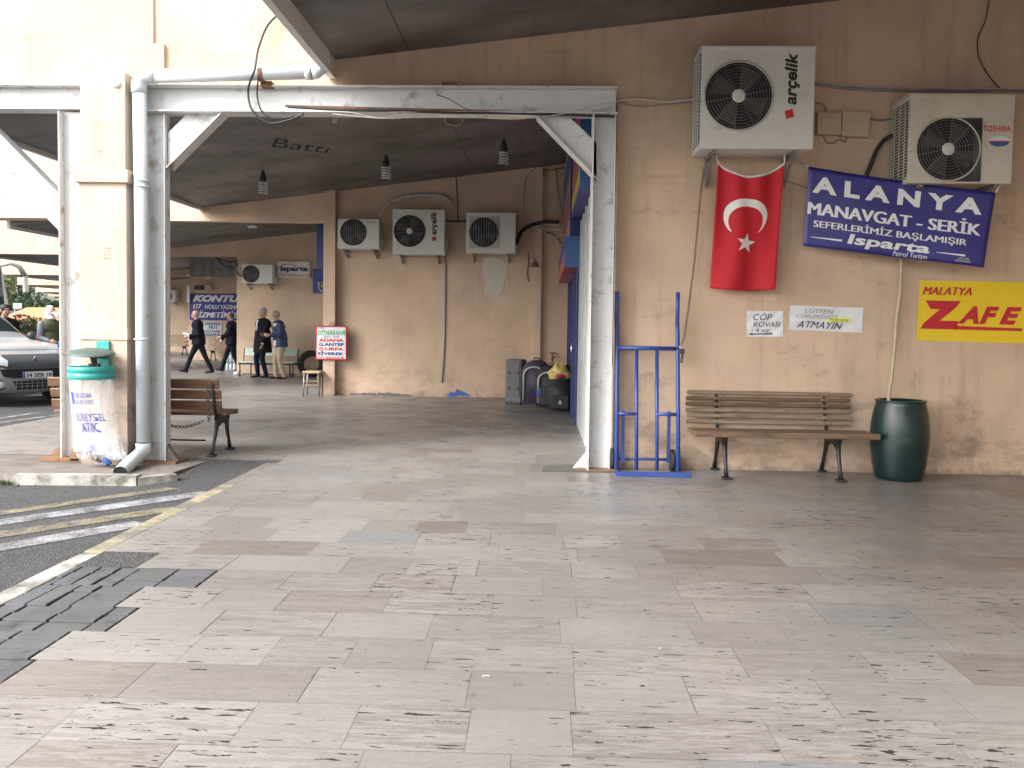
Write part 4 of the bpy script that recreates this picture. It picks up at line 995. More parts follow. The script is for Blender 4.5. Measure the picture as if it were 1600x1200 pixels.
# ================================================================== BLUE BANNER
bq = bil(P(1263, 260, 8.45), P(1555, 301, 8.2), P(1537, 418, 8.22), P(1255, 384, 8.47))
def bmap(u, v, off=0.0):
    p = bq(u, v); return p + Vector((0, .006 * math.sin(u * 11 + v * 2) * (.4 + v) + .004 * math.sin(u * 5 - v * 7) - off, -.012 * math.sin(u * PI) * (1 - v)))
t = thing('banner', 'dark blue printed banner tied under the yellowed air conditioner', 'banner', bq(.5, 1)); L1 = t.location.copy()
mb = MB(); bm = mb.bm; NX, NY = 40, 18; k = mb.mi('banner_blue')
vsg = [[bm.verts.new(bmap(i / NX, j / NY) - L1) for i in range(NX + 1)] for j in range(NY + 1)]
for j in range(NY):
    for i in range(NX): f = bm.faces.new((vsg[j][i], vsg[j][i + 1], vsg[j + 1][i + 1], vsg[j + 1][i])); f.material_index = k; f.smooth = True
o = mb.build('sheet', t, fixn=False); md = o.modifiers.new('thickness', 'SOLIDIFY'); md.thickness = .002; md.offset = 0
bm_ = lambda u, v: bmap(u, v, .004) - L1
def bt(s, u0, u1, v0, v1, bold, shear=0.0, m='letter_white'): lettering(t, s, (u0, u1, v1, v0), m, bm_, bold, shear, 0, .045)
bt('A L A N Y A', .03, .945, .105, .315, .045); bt('MANAVGAT - SERİK', .012, .955, .385, .59, .035); bt('SEFERLERİMİZ BAŞLAMIŞIR', .05, .89, .63, .765, .022)
bt('Isparta', .245, .70, .775, .945, .028, .12); bt('Petrol Turizm', .505, .69, .92, .985, .0, .2)
for u0, u1 in ((.04, .215), (.735, .89)):
    flat(t, outline_bm([[(u0, .872), (u1, .862), (u1, .888), (u0, .878)]]), None, 'letter_white', bm_, .05, 'rule', None, False)
flat(t, outline_bm([[(.845, .93), (.865, .90), (.885, .915), (.905, .895), (.92, .93)], [(.84, .94), (.925, .94), (.925, .965), (.84, .965)]]), None, 'letter_grey', bm_, .05, 'logo', None, False)
for (u, v, tgt) in ((0.0, 0.0, P(1255, 255, 8.6)), (1.0, 0.0, P(1563, 290, 8.2))):
    mb = MB(); mb.tube([bmap(u, v) - L1, tgt - L1], .006, 'white_tape', 6); mb.build('tie_cord', t)

# ================================================================== PAPERS AND POSTER ON THE NEAR WALL
def paper(name, label, pts, m='paper', d=W1 - .004):
    p = [P(a, b, d) for a, b in pts]; t = thing(name, label, 'notice' if m == 'paper' else 'poster', (p[3].x, d, p[3].z)); L = t.location.copy()
    f = bil(*p); mb = MB(); bm = mb.bm; k = mb.mi(m); N = 10
    g = [[bm.verts.new(f(i / N, j / N) - L + Vector((0, -.004 * math.sin(i * 1.3 + j) * (m == 'paper'), 0))) for i in range(N + 1)] for j in range(N + 1)]
    for j in range(N):
        for i in range(N): bm.faces.new((g[j][i], g[j][i + 1], g[j + 1][i + 1], g[j + 1][i])).material_index = k
    o = mb.build('sheet', t, fixn=False); md = o.modifiers.new('thickness', 'SOLIDIFY'); md.thickness = .001; md.offset = 0
    return t, (lambda u, v: f(u, v) - L + Vector((0, -.0065, 0)))
t, f = paper('paper_notice', 'small square handwritten notice with an arrow pointing left', [(1167, 486), (1223.5, 486), (1223.5, 526), (1166.5, 526)])
for s, b in (('CÖP', (.17, .70, .36, .06)), ('KOVASI', (.17, .93, .62, .42)), ('4 mt', (.24, .62, .84, .66))): lettering(t, s, b, 'ink', f, .0, .25)
flat(t, outline_bm([[(.06, .90), (.15, .85), (.15, .88), (.70, .86), (.70, .91), (.15, .925), (.15, .95)]]), None, 'ink', f, 0, 'arrow', None, False)
t, f = paper('paper_notice', 'wide handwritten notice with one word highlighted yellow', [(1234.5, 477), (1349, 481), (1347, 520), (1232.5, 515)])
for s, b in (('LÜTFEN', (.20, .60, .30, .06)), ('COPLERİNİZİ', (.09, .66, .50, .30))): lettering(t, s, b, 'letter_grey', f, .0, .3)
flat(t, outline_bm([[(.53, .46), (.82, .44), (.82, .60), (.53, .62)]]), None, 'marker_yellow', lambda u, v: f(u, v) + Vector((0, .001, 0)), 0, 'highlight', None, False)
lettering(t, 'YERLERE', (.55, .81, .60, .48), 'ink', f, 0, .3); lettering(t, 'ATMAYIN', (.10, .73, .90, .62), 'ink', f, .006, .4)
t, f = paper('poster', 'yellow poster with dark red lettering at the right end of the wall', [(1437, 438), (1656, 442), (1654, 538), (1432, 532)], 'poster_yellow')
lettering(t, 'MALATYA', (.022, .375, .235, .105), 'poster_red', f, .03, .30)
zx = [[(.05, .33), (.30, .33), (.26, .45), (.155, .66), (.29, .66), (.27, .80), (.02, .80), (.045, .70), (.155, .47), (.085, .47)]]
flat(t, outline_bm(zx), None, 'poster_red', f, 0, 'lettering', None, False)
for s, a, b in (('A', .285, .43), ('F', .435, .575), ('E', .575, .735)): lettering(t, s, (a, b, .70, .41), 'poster_red', f, .05, .35)
flat(t, outline_bm([[(.27, .74), (.74, .755), (.735, .80), (.26, .80)]]), None, 'poster_red', f, 0, 'underline', None, False)

# ================================================================== ELECTRICS ON THE NEAR WALL
t = thing('junction_box', 'peach painted fuse box with hinged flap, right of the big air conditioner', 'junction box', P(1294, 211, W1))
a, b = P(1276, 177, 8.6), P(1312, 211, 8.6)
mb = MB(); mb.span((a.x, 8.56, b.z), (b.x, W1 - .001, a.z), 'box_beige', .006); mb.build('box', t, True)
mb = MB(); mb.span((a.x + .04, 8.552, b.z + .055), (b.x - .05, 8.562, a.z - .05), 'box_beige', .003); mb.build('flap', t, True)
t = thing('junction_box', 'plain square peach junction box next to the fuse box', 'junction box', P(1336, 213, W1))
a, b = P(1315, 174, 8.6), P(1357, 214, 8.6)
mb = MB(); mb.box(((a.x + b.x) / 2, 8.61, (a.z + b.z) / 2), (b.x - a.x, .075, a.z - b.z), 'box_beige', Matrix.Rotation(.03, 3, 'Y'), .006); mb.build('box', t, True)
mb = MB(); mb.box(((a.x + b.x) / 2, 8.571, (a.z + b.z) / 2), ((b.x - a.x) * .9, .008, (a.z - b.z) * .9), 'box_beige', Matrix.Rotation(.03, 3, 'Y'), .004); mb.build('lid', t, True)
def cable(name, label, pts, r, m, n=6, cat='cable', group=None, sub=8):
    mb = MB(); mb.tube(smooth_path([Vector(p) for p in pts], sub), r, m, n); return tag(mb.build(name), label, cat, group)
WD = W1 - .022
cable('electric_cable', 'thick grey cable bundle running right from the big air conditioner', [P(1272, 131, WD), P(1330, 138, WD), P(1400, 141, WD), P(1500, 142, WD), P(1605, 144, WD), P(1680, 145, WD)], .016, 'cable_grey')
cable('electric_cable', 'thinner pale cable just above the thick grey bundle', [P(1272, 128, WD), P(1350, 136, WD), P(1450, 138, WD), P(1605, 139, WD), P(1680, 140, WD)], .008, 'cable_white')
cable('electric_cable', 'pale twin cable from the beam end to the big air conditioner', [P(968, 157, WD), P(1000, 155, WD), P(1040, 159, WD), P(1075, 156, WD), P(1090, 155, WD)], .012, 'cable_white')
cable('electric_cable', 'thin sagging wire below the pale twin cable at the beam end', [P(968, 160, WD), P(1000, 166, WD), P(1040, 163, WD), P(1080, 160, WD)], .004, 'cable_grey')
cable('electric_cable', 'thin dark wire curving down the top right corner of the wall', [P(1548, -20, WD), P(1540, 30, WD), P(1528, 60, WD), P(1530, 90, WD), P(1545, 118, WD), P(1562, 138, WD)], .006, 'cable_black')
cable('electric_cable', 'short cable from fuse box up to the big air conditioner', [P(1290, 178, WD), P(1290, 168, WD), P(1282, 162, WD), P(1271, 161, WD)], .007, 'cable_grey')
cable('electric_cable', 'cable looping under the two peach boxes', [P(1287, 211, WD), P(1290, 220, WD), P(1300, 224, WD), P(1312, 218, WD), P(1320, 222, WD), P(1324, 213, WD)], .007, 'cable_grey')
cable('electric_cable', 'pair of cables from the square box to the yellowed air conditioner', [P(1357, 185, WD), P(1375, 188, WD), P(1392, 186, WD), P(1405, 190, WD)], .010, 'cable_grey')
cable('insulated_pipe', 'black insulated pipe from the yellowed air conditioner behind the banner', [P(1408, 208, 8.55), P(1385, 216, 8.6), P(1370, 235, 8.61), P(1362, 255, 8.61), P(1354, 275, 8.61), P(1352, 300, 8.62)], .020, 'cable_black', 8, 'pipe')
cable('electric_cable', 'thin wire slanting from the flag to the blue banner', [P(1225, 282, WD), P(1245, 288, WD), P(1262, 295, WD)], .004, 'cable_grey')
# chalky scratches on the plaster by the hand truck
mb = MB()
for pts in ([(1004, 462), (1000, 478), (1007, 486), (1009, 476)], [(1012, 482), (1010, 490)], [(1030, 476), (1033, 488)], [(1040, 483), (1046, 492), (1050, 480)], [(1004, 470), (1002, 480)], [(1026, 488), (1029, 491)]):
    mb.tube([P(a, b, W1 - .001) for a, b in pts], .004, 'putty', 5, False)
o = mb.build('chalk_scratches'); tag(o, 'white chalky scratches on the wall between the hand truck handles', 'wall mark')
# ================================================================== LITTER BIN ON THE COLUMN
rc = P(143, 582, 8.06); Rr = 33.5 * 8.06 / F
t = thing('litter_bin', 'teal ring litter bin with green disc lid and clear printed bag', 'litter bin', (rc.x, 8.06, rc.z - .95)); LB = t.location.copy()
zr = rc.z - LB.z
mb = MB(); mb.lathe([(Rr, zr - .06), (Rr * 1.03, zr - .055), (Rr * 1.03, zr - .012), (Rr, zr - .006), (Rr, zr + .006), (Rr * 1.03, zr + .012), (Rr * 1.03, zr + .055), (Rr, zr + .06), (Rr * .96, zr + .06), (Rr * .96, zr - .06), (Rr, zr - .06)], 'teal', 36, cap=False)
mb.build('ring', t)
lz = P(143, 550, 8.05).z - LB.z
mb = MB(); mb.lathe([(.01, lz + .030), (Rr * .5, lz + .026), (Rr * .95, lz + .004), (Rr * 1.05, lz - .010), (Rr * 1.05, lz - .016), (Rr * .9, lz - .008), (.01, lz + .004)], 'lid_green', 36)
bmesh.ops.rotate(mb.bm, cent=(0, 0, lz), matrix=Matrix.Rotation(rad(4), 3, 'Y') @ Matrix.Rotation(rad(7), 3, 'X'), verts=mb.bm.verts[:]); mb.build('lid', t)
bx = P(161, 550, 8.28).x - LB.x
mb = MB(); mb.span((bx - .065, 8.27 - 8.06, P(161, 595, 8.28).z - LB.z), (bx + .065, 8.296 - 8.06, P(161, 533, 8.28).z - LB.z), 'teal', .004); mb.span((bx - .03, .16, zr - .03), (bx + .03, .215, zr + .03), 'teal'); mb.build('wall_bracket', t)
mb = MB(); mb.tube([(bx * .6, .06, zr + .05), (bx * .6 + .01, .03, zr + .12), (bx * .5, .0, lz - .01)], [.02, .03, .03], 'dark', 8); mb.box((bx * .6, .06, zr + .06), (.10, .05, .05), 'dark', None, .008); mb.box((bx * .5, 0, lz - .03), (.10, .06, .04), 'dark', None, .01)
mb.tube([(bx * .5, 0, lz - .05), (bx, .21, lz - .06)], .012, 'dark', 6); mb.build('lid_hinge', t)
bz = P(150, 716, 8.0).z - LB.z
def bagpt(a, h):
    """a: angle (0 faces the camera), h: 0 top .. 1 bottom"""
    z = (zr - .05) + (bz - zr + .05) * h
    flare = 1 + .03 * math.sin(h * 5) - .28 * math.sin(h * PI) * .35
    r = Rr * .97 * flare * (1 + (.018 + .05 * (math.cos(a) < .55)) * math.sin(a * 5 + h * 3) * min(1, h * 2) + .02 * math.sin(a * 11 - h * 6) * max(0, h * 2 - 1.2))
    flat_ = 1 - .55 * h
    x = r * math.sin(a) * (1 + .12 * h) + .06 * h * h + (.05 * h if math.sin(a) > .4 else 0); y = -r * math.cos(a) * flat_ + .03 * h
    return Vector((x, y, z + (.02 * math.sin(a * 3 + 1) if h > .95 else 0)))
mb = MB(); NA, NH = 64, 28; k = mb.mi('bag'); bm = mb.bm
vg = [[bm.verts.new(bagpt(2 * PI * i / NA, j / NH)) for i in range(NA)] for j in range(NH + 1)]
for j in range(NH):
    for i in range(NA): f = bm.faces.new((vg[j][i], vg[j][(i + 1) % NA], vg[j + 1][(i + 1) % NA], vg[j + 1][i])); f.material_index = k; f.smooth = True
f = bm.faces.new(vg[NH][::-1]); f.material_index = k
bagO = mb.build('bag', t)
def bagmap(a, b): p = bagpt(a, b); return p + Vector((p.x * .02, -.006, 0))
lettering(bagO, 'ÜSKÜDAR', (-.48, .42, .235, .165), 'letter_blue', bagmap, .02, 0, 0, .05)
lettering(bagO, 'BELEDİYESİ', (-.48, .42, .315, .25), 'letter_blue', bagmap, .01, 0, 0, .05)
lettering(bagO, 'BİREYSEL', (-.62, .80, .53, .40), 'letter_blue', bagmap, .008, 0, 0, .05)
lettering(bagO, 'ATIK', (-.36, .46, .67, .55), 'letter_blue', bagmap, .02, 0, 0, .05)
flat(bagO, outline_bm([[(-.74, .165), (-.56, .165), (-.56, .31), (-.65, .33), (-.74, .31)]]), None, 'letter_blue', bagmap, .06, 'crest', None, False)
def crumple(r, m, seed, fl=.75):
    rnd = random.Random(seed); mb = MB()
    q = bmesh.ops.create_icosphere(mb.bm, subdivisions=2, radius=r)
    for v in q['verts']: v.co *= rnd.uniform(.62, 1.15); v.co.z *= fl
    mb._set(mb.bm.faces[:], m, False); return mb
for i, (px, py, r, m, lb) in enumerate(((128, 700, .075, 'paper', 'crumpled white paper at the left of the bag bottom'), (143, 704, .07, 'letter_grey', 'grey scrunched wrapper in the middle of the bag bottom'), (137, 690, .05, 'letter_blue', 'blue and white wrapper lying above the other litter in the bag'),
        (160, 706, .065, 'paper', 'folded white paper right of the middle of the bag bottom'), (173, 709, .05, 'sign_blue', 'bright blue wrapper at the right corner of the bag'), (150, 695, .055, 'paper', 'white paper cup lying in the middle of the bag'), (181, 704, .05, 'case', 'pale tissue against the right edge of the bag'))):
    o = crumple(r, m, 40 + i).build('litter'); o.location = P(px, py + 6, 8.06) - Vector((0, 0, r * .5)); o.rotation_euler = (i * .7, i * 1.3, i); tag(o, lb, 'litter', 'litter in the clear bag')
# scraps on the floor
for i, (px, py, r, lb) in enumerate(((760, 1057, .022, 'small torn white scrap on the tiles, nearest the camera'), (1032, 1014, .018, 'torn white scrap on the pitted tile, right of centre floor'), (873, 667, .03, 'white scrap on the floor in front of the suitcases'), (1120, 768, .012, 'tiny orange peel on the floor before the bench'), (796, 606, .02, 'pale scrap at the foot of the grey suitcase'))):
    o = crumple(r * .8, 'scrap' if i != 3 else 'sign_orange', 60 + i, .35).build('paper_scrap'); o.location = G(px, py) ; o.rotation_euler = (0, 0, i * 1.1); o.scale = (1.1, .55, .6); tag(o, lb, 'litter', 'scraps on the tiled floor')
# moss at the kerb end
mb = MB(); c = G(14, 756, RZ); rnd = random.Random(3)
for k in range(260):
    p = c + Vector((rnd.gauss(0, .09), rnd.gauss(0, .06), 0)); h = rnd.uniform(.015, .05); a = rnd.uniform(0, 6.3)
    mb.quad([p, p + Vector((.008 * math.cos(a), .008 * math.sin(a), 0)), p + Vector((.02 * math.sin(a), .02 * math.cos(a), h))], 'grass')
tag(mb.build('grass', fixn=False), 'tuft of moss and grass at the left end of the kerb', 'grass', None, 'stuff')

# ================================================================== THINGS ON THE MIDDLE WALL
D2 = W2 - .012
mb = MB(); pts = [P(756, 404, D2), P(768, 402, D2), P(784, 405, D2), P(793, 418, D2), P(789, 436, D2), P(785, 452, D2), P(781, 462, D2), P(771, 461, D2), P(766, 467, D2), P(764, 460, D2), P(756, 462, D2), P(758, 445, D2), P(753, 428, D2)]
mb.prism([Vector((p.x, W2 - .006, p.z)) for p in pts], (0, .0055, 0), 'putty'); tag(mb.build('filler_patch'), 'bare pale filler patch on the wall under the right air conditioner', 'wall mark')
for px, lb in ((743, 'left'), (792, 'right')):
    mb = MB(); rnd = random.Random(px)
    for k in range(7): p = P(px + rnd.uniform(-1, 1), 432 + k * 6.5, D2); mb.box((p.x, W2 - .004, p.z), (.03, .006, rnd.uniform(.03, .07)), 'putty')
    tag(mb.build('chipped_strip'), f'vertical row of chipped paint flakes {lb} of the pale filler patch', 'wall mark')
mb = MB(); rnd = random.Random(9)
def flakes(px0, px1, py, n, hmax, seed, m='blue_flake'):
    rnd = random.Random(seed)
    for k in range(n):
        x = rnd.uniform(px0, px1); p = P(x, py, D2); w = rnd.uniform(.02, .10); h = rnd.uniform(.02, hmax) * (1 - abs(2 * (x - px0) / (px1 - px0) - 1)) + .015; z = rnd.uniform(.02, hmax * .5)
        mb.prism([(p.x - w, W2 - .004 - .0001 * k, z), (p.x + w * .6, W2 - .004 - .0001 * k, z - .015), (p.x + w, W2 - .004 - .0001 * k, z + h * .7), (p.x - w * .2, W2 - .004 - .0001 * k, z + h)], (0, .003, 0), m)
flakes(700, 729, 616, 16, .14, 1); tag(mb.build('paint_flakes'), 'flaking blue paint low on the wall, left of the suitcases', 'wall mark')
mb = MB(); flakes(550, 640, 617, 26, .05, 5, 'dull_flake'); tag(mb.build('paint_flakes'), 'purplish paint flakes along the foot of the wall near the stool', 'wall mark')
cable('electric_cable', 'dark conduit hanging down the middle wall to knee height', [P(696, 398, D2), P(696, 450, D2), P(695, 520, D2), P(693, 560, D2), P(690, 598, D2)], .017, 'cable_grey')
cable('electric_cable', 'thin dark wire above the middle wall air conditioners, rising to the canopy', [P(712, 270, D2), P(714, 300, D2), P(716, 345, D2)], .010, 'cable_black')
cable('insulated_pipe', 'white insulated pipe arching over the tall air conditioner', [P(592, 342, W2 - .2), P(600, 326, W2 - .15), P(622, 310, W2 - .1), P(660, 305, W2 - .08), P(690, 306, W2 - .08), P(706, 317, W2 - .08)], .035, 'cable_white', 8, 'pipe')
cable('electric_cable', 'dark horizontal wire strung between the middle wall air conditioners', [P(694, 345, D2), P(715, 346, D2), P(730, 346, D2)], .018, 'cable_black')
cable('electric_cable', 'thick black cable from the right air conditioner toward the shop', [P(806, 382, W2 - .3), P(815, 362, W2 - .2), P(830, 352, W2 - .15), P(850, 347, W2 - .12), P(872, 347, W2 - .4)], .035, 'cable_black')
cable('electric_cable', 'pale cable running to the shop sign below the thick black one', [P(818, 366, W2 - .2), P(838, 354, W2 - .15), P(858, 350, W2 - .12), P(876, 352, W2 - .4)], .018, 'cable_white')
cable('electric_cable', 'lower pale cable bundle entering the shop sign', [P(840, 357, W2 - .13), P(858, 357, W2 - .12), P(876, 359, W2 - .4)], .016, 'cable_white')
cable('electric_cable', 'hooked thin wire below the bundle beside the shop sign', [P(854, 363, D2), P(864, 366, D2), P(872, 373, D2), P(877, 380, W2 - .4)], .012, 'cable_black')
cable('electric_cable', 'thin wire down the pilaster left of the small speaker cup', [P(825, 394, D2), P(826, 410, D2), P(824, 425, D2), P(826, 440, D2)], .008, 'cable_black')
cable('electric_cable', 'thin looping wire near the top of the right pilaster', [P(846, 263, D2), P(860, 265, D2), P(880, 262, D2), P(893, 254, D2)], .007, 'cable_black')
cable('electric_cable', 'faint wire falling diagonally beside the shop sign', [P(868, 262, D2), P(872, 300, D2), P(877, 325, D2), P(882, 345, D2)], .008, 'cable_grey')
cable('electric_cable', 'curved faint wire left of the right pilaster', [P(838, 262, D2), P(824, 275, D2), P(819, 300, D2), P(818, 335, D2)], .007, 'cable_grey')
t = thing('wall_speaker', 'small rusty cup shaped fitting on the right pilaster', 'wall fitting', P(835, 416, W2 - .12))
mb = MB(); mb.lathe([(.035, .09), (.05, .06), (.09, .0), (.085, -.01)], 'rust', 16); mb.build('cup', t)
mb = MB(); mb.tube([(0, 0, .08), (0, .02, .16), (0, .1, .17)], .014, 'cable_grey', 6); mb.build('arm', t)
t = thing('wall_tap', 'dark little tap on the wall above the suitcases', 'tap', P(863, 557, W2))
mb = MB(); q = P(863, 557, W2 - .1) - t.location; mb.tube([(0, -.01, 0), (0, -.10, 0), (0, -.13, -.02), (0, -.13, -.10)], .022, 'rust', 8); mb.tube([(-.06, -.06, .07), (.06, -.06, .07)], .014, 'rust', 6); mb.tube([(0, -.06, 0), (0, -.06, .07)], .012, 'rust', 6); mb.build('spout', t)
# board on the pilaster
a, b = P(493.5, 509, W2 - .2), P(542, 563, W2 - .2); yb = W2 - .2
t = thing('destination_board', 'white board with red and navy city names hung on the pilaster', 'sign', ((a.x + b.x) / 2, yb, b.z)); L = t.location.copy(); w, h = b.x - a.x, a.z - b.z
mb = MB(); mb.box((0, .01, h / 2), (w, .02, h), 'poster_red', None, .006); mb.box((0, -.003, h / 2), (w - .05, .012, h - .05), 'paper', None, .004); mb.build('board', t)
mb = MB(); mb.tube([(-.05, 0, h), (0, .01, h + .07), (.05, 0, h)], .008, 'rust', 6); mb.build('hanger', t)
fm = lambda u, v: Vector((-w / 2 + w * u, -.0112, h * (1 - v)))
for s, u0, u1, v0, v1, m, bo, sh in (('Akdeniz', .06, .30, .02, .085, 'letter_green', 0, .3), ('DİYARBAKIR', .05, .95, .09, .265, 'letter_green', .02, .35), ('SAAT : 16:00', .25, .75, .28, .345, 'letter_navy', 0, 0), ('ADANA', .10, .90, .37, .465, 'letter_red', .05, 0), ('G.ANTEP', .10, .92, .495, .59, 'letter_navy', .05, 0), ('Ş.URFA', .10, .90, .62, .745, 'letter_red', .05, 0), ('SİVEREK', .06, .92, .74, .86, 'letter_navy', .05, 0), ('DİYARBAKIR', .06, .93, .865, .975, 'letter_red', .03, 0)):
    lettering(t, s, (u0, u1, v1, v0), m, fm, bo, sh)
# stool under the board
s0 = G(491, 618); t = thing('stool', 'small worn wooden stool in front of the pilaster', 'stool', (s0.x, s0.y - .1, 0)); sw = 27 * 17 / F; sh_ = P(491, 579, 16.9).z
mb = MB(); mb.box((0, 0, sh_ - .02), (sw, .30, .04), 'wood_pale', None, .008); mb.build('seat', t)
for sx in (-1, 1):
    for sy in (-1, 1): mb = MB(); mb.tube([(sx * sw * .46, sy * .14, 0), (sx * sw * .40, sy * .12, sh_ - .04)], [.017, .02], 'bracket' if sx < 0 else 'wood_grey', 6); mb.build('leg', t)
for z in (.22, .30): mb = MB(); mb.box((0, -.13, z), (sw * .86, .02, .03), 'wood_grey'); mb.build('rung', t)

# ================================================================== LUGGAGE
def rounded_case(mb, w, d, h, m, bev=.05, z0=.0): mb.box((0, 0, z0 + h / 2), (w, d, h), m, None, bev, 3)
a, b = P(787, 560, 15.5), P(824, 630, 15.5); w, h = 34 * 15.5 / F, a.z - .0
t = thing('suitcase', 'upright grey soft suitcase, leftmost of the luggage row', 'suitcase', (P(806, 600, 15.6).x, 15.66, 0), -.32, 'luggage by the shop door')
mb = MB(); mb.box((0, 0, .04 + (h - .06) / 2), (w * .80, .30, h - .06), 'suitcase_grey', None, .035, 3); mb.build('shell', t)
mb = MB(); mb.box((0, -.152, .46), (w * .62, .02, h * .74), 'suitcase_grey', None, .009, 2); mb.build('front_pocket', t)
for x in (-.07, .09):
    for z in (.30, .58): mb = MB(); mb.box((x, -.166, z), (.030, .012, .05), 'suitcase_black', None, .003); mb.build('strap_slot', t)
mb = MB(); mb.box((w * .405, 0, h * .5), (.012, .22, h * .8), 'suitcase_black', None, .004); mb.build('side_panel', t)
mb = MB(); mb.tube([(-.06, -.02, h - .03), (-.05, -.02, h + .012), (.05, -.02, h + .012), (.06, -.02, h - .03)], .010, 'trim_silver', 6); mb.build('handle', t)
for x in (-.13, .14):
    for y in (-.11, .11): mb = MB(); mb.lathe([(.02, -.012), (.028, -.008), (.028, .008), (.02, .012)], 'rubber', 12, (x, y, .028), 'X'); mb.box((x, y, .052), (.04, .05, .02), 'dark'); mb.build('wheel', t)
def backcase(label, px, d, wpx, top, m, rz, trims, pocket):
    h = P(px, top, d).z; w = wpx * d / F
    t = thing('suitcase', label, 'suitcase', (P(px, 600, d).x, d, 0), rz, 'luggage by the shop door')
    out = [(-w / 2, .0), (w / 2, .0), (w / 2, h * .72)] + [(w / 2 * math.cos(q) * 1.0, h * .72 + h * .27 * math.sin(q)) for q in [PI * k / 14 for k in range(1, 14)]] + [(-w / 2, h * .72)]
    mb = MB(); mb.prism([(x, -.13, .03 + z * .97) for x, z in out], (0, .26, 0), m)
    bmesh.ops.bevel(mb.bm, geom=[e for e in mb.bm.edges if abs(e.verts[0].co.y - e.verts[1].co.y) < 1e-6], offset=.035, segments=3, affect='EDGES'); mb._set(mb.bm.faces[:], m, True); mb.build('shell', t)
    for s, zt, mm in trims:
        mb = MB(); pts = [(-w / 2 * s, -.138, .10)] + [(-w / 2 * s, -.138, h * .66 * zt)] + [(w / 2 * s * math.cos(q), -.138, h * .66 * zt + h * .24 * s * math.sin(q)) for q in [PI - PI * k / 12 for k in range(1, 12)]] + [(w / 2 * s, -.138, h * .66 * zt), (w / 2 * s, -.138, .10)]
        mb.tube(pts, .020, mm, 6); mb.build('piping', t)
    if pocket: mb = MB(); mb.box((0, -.15, h * .30), (w * .72, .06, h * .42), pocket, None, .025, 3); mb.build('front_pocket', t)
    mb = MB(); mb.tube([(-.06, 0, h * .97), (-.05, 0, h + .03), (.05, 0, h + .03), (.06, 0, h * .97)], .011, 'dark', 6); mb.build('handle', t)
    return t, w, h
backcase('tall dark aubergine suitcase with silver piping, second from left of the luggage', 838, 15.35, 42, 562, 'suitcase_purple', -.30, ((.80, 1.0, 'trim_silver'),), None)
t, w, h = backcase('black wheeled bag with silver piping and blue side pocket, between suitcase and backpack', 860, 15.0, 42, 570, 'suitcase_black', -.22, ((.78, .98, 'trim_silver'),), 'suitcase_black')
mb = MB(); mb.box((-w * .36, -.17, h * .36), (w * .20, .05, .09), 'bag_blue', None, .01); mb.build('side_pocket', t)
t, w, h = backcase('black backpack with a small white emblem, in front of the yellow carrier bag', 876, 14.5, 38, 592, 'suitcase_black', -.05, (), 'suitcase_black')
mb = MB(); mb.prism([(-.035, -.185, .14), (.035, -.185, .14), (.018, -.185, .155), (-.018, -.185, .155)], (0, .003, 0), 'letter_white'); mb.prism([(-.02, -.185, .175), (0, -.185, .157), (.02, -.185, .175), (0, -.185, .197)], (0, .003, 0), 'letter_white'); mb.build('emblem', t)
t['category'] = 'backpack'; t.name = 'backpack'
c = P(874, 585, 14.75); t = thing('carrier_bag', 'crumpled yellow plastic carrier bag with red print on the black luggage', 'carrier bag', c - Vector((0, 0, .14)), 0, 'luggage by the shop door')
rnd = random.Random(5); mb = MB(); q = bmesh.ops.create_icosphere(mb.bm, subdivisions=3, radius=1)
for v in q['verts']:
    n_ = math.sin(v.co.x * 5 + 1) * math.sin(v.co.z * 6) * .12 + rnd.uniform(-.05, .05); s = 1 + n_
    top = max(0, v.co.z); v.co = Vector((v.co.x * .20 * s * (1 - .55 * top), v.co.y * .11 * s, .16 + v.co.z * .17 * s))
mb._set(mb.bm.faces[:], 'bag_yellow', False); mb.build('bag_body', t)
mb = MB(); mb.tube([(.02, 0, .27), (.05, 0, .36), (.10, 0, .40), (.12, 0, .34), (.09, 0, .27)], .014, 'bag_yellow', 6); mb.build('handle', t)
mb = MB(); mb.ball((.02, -.105, .12), (.09, .02, .035), 'letter_red', 10); mb.build('printed_mark', t)
mb = MB(); c = P(884, 577, 15.2); mb.box((c.x, 15.25, c.z - .10), (.12, .12, .36), 'suitcase_black', Matrix.Rotation(.2, 3, 'Y'), .03); mb.box((c.x + .02, 15.24, .32), (.24, .16, .62), 'suitcase_black', None, .04)
tag(mb.build('holdall'), 'black holdall standing at the blue door frame behind the yellow bag', 'bag', 'luggage by the shop door')

def soff_d(px, py):
    r = _ray(px, py); s = .127; return (3.72 + s * 6.8 - H) / (r.z - s * r.x) * r.y
# ================================================================== BULBS AND LAMPS UNDER THE CANOPY
def bulb(px, py_top, py_bot, d, label):
    if d > 11: d = soff_d(px, py_top - 3)
    zt, zb = P(px, py_top, d).z, P(px, py_bot, d).z; x = P(px, py_bot, d).x
    t = thing('hanging_bulb', label, 'bulb', (x, d, zb), 0, 'bulbs hanging under the canopy'); h = zt - zb; r = h * .19
    mb = MB(); zc = 3.72 + .127 * (x + 6.8) - zb + .02; mb.tube([(0, 0, h), (0, 0, max(zc, h + .03))], .006, 'cable_black', 5); mb.lathe([(r * .3, h * 1.0), (r * .45, h * .9), (r * .8, h * .66), (r * .75, h * .56)], 'dark', 14); mb.build('socket', t)
    mb = MB(); pts = []
    for k in range(61): q = 2 * PI * 5 * k / 60; pts.append((r * .95 * math.cos(q), r * .95 * math.sin(q), h * .56 - h * .53 * k / 60))
    mb.tube(pts, h * .032, 'lamp_white', 6); mb.build('spiral_tube', t)
bulb(411, 267, 304, 12.6, 'coiled bulb hanging lowest, leftmost of the bulbs')
bulb(603, 243, 281, 12.4, 'coiled bulb hanging above the tall air conditioner, middle of the bulbs')
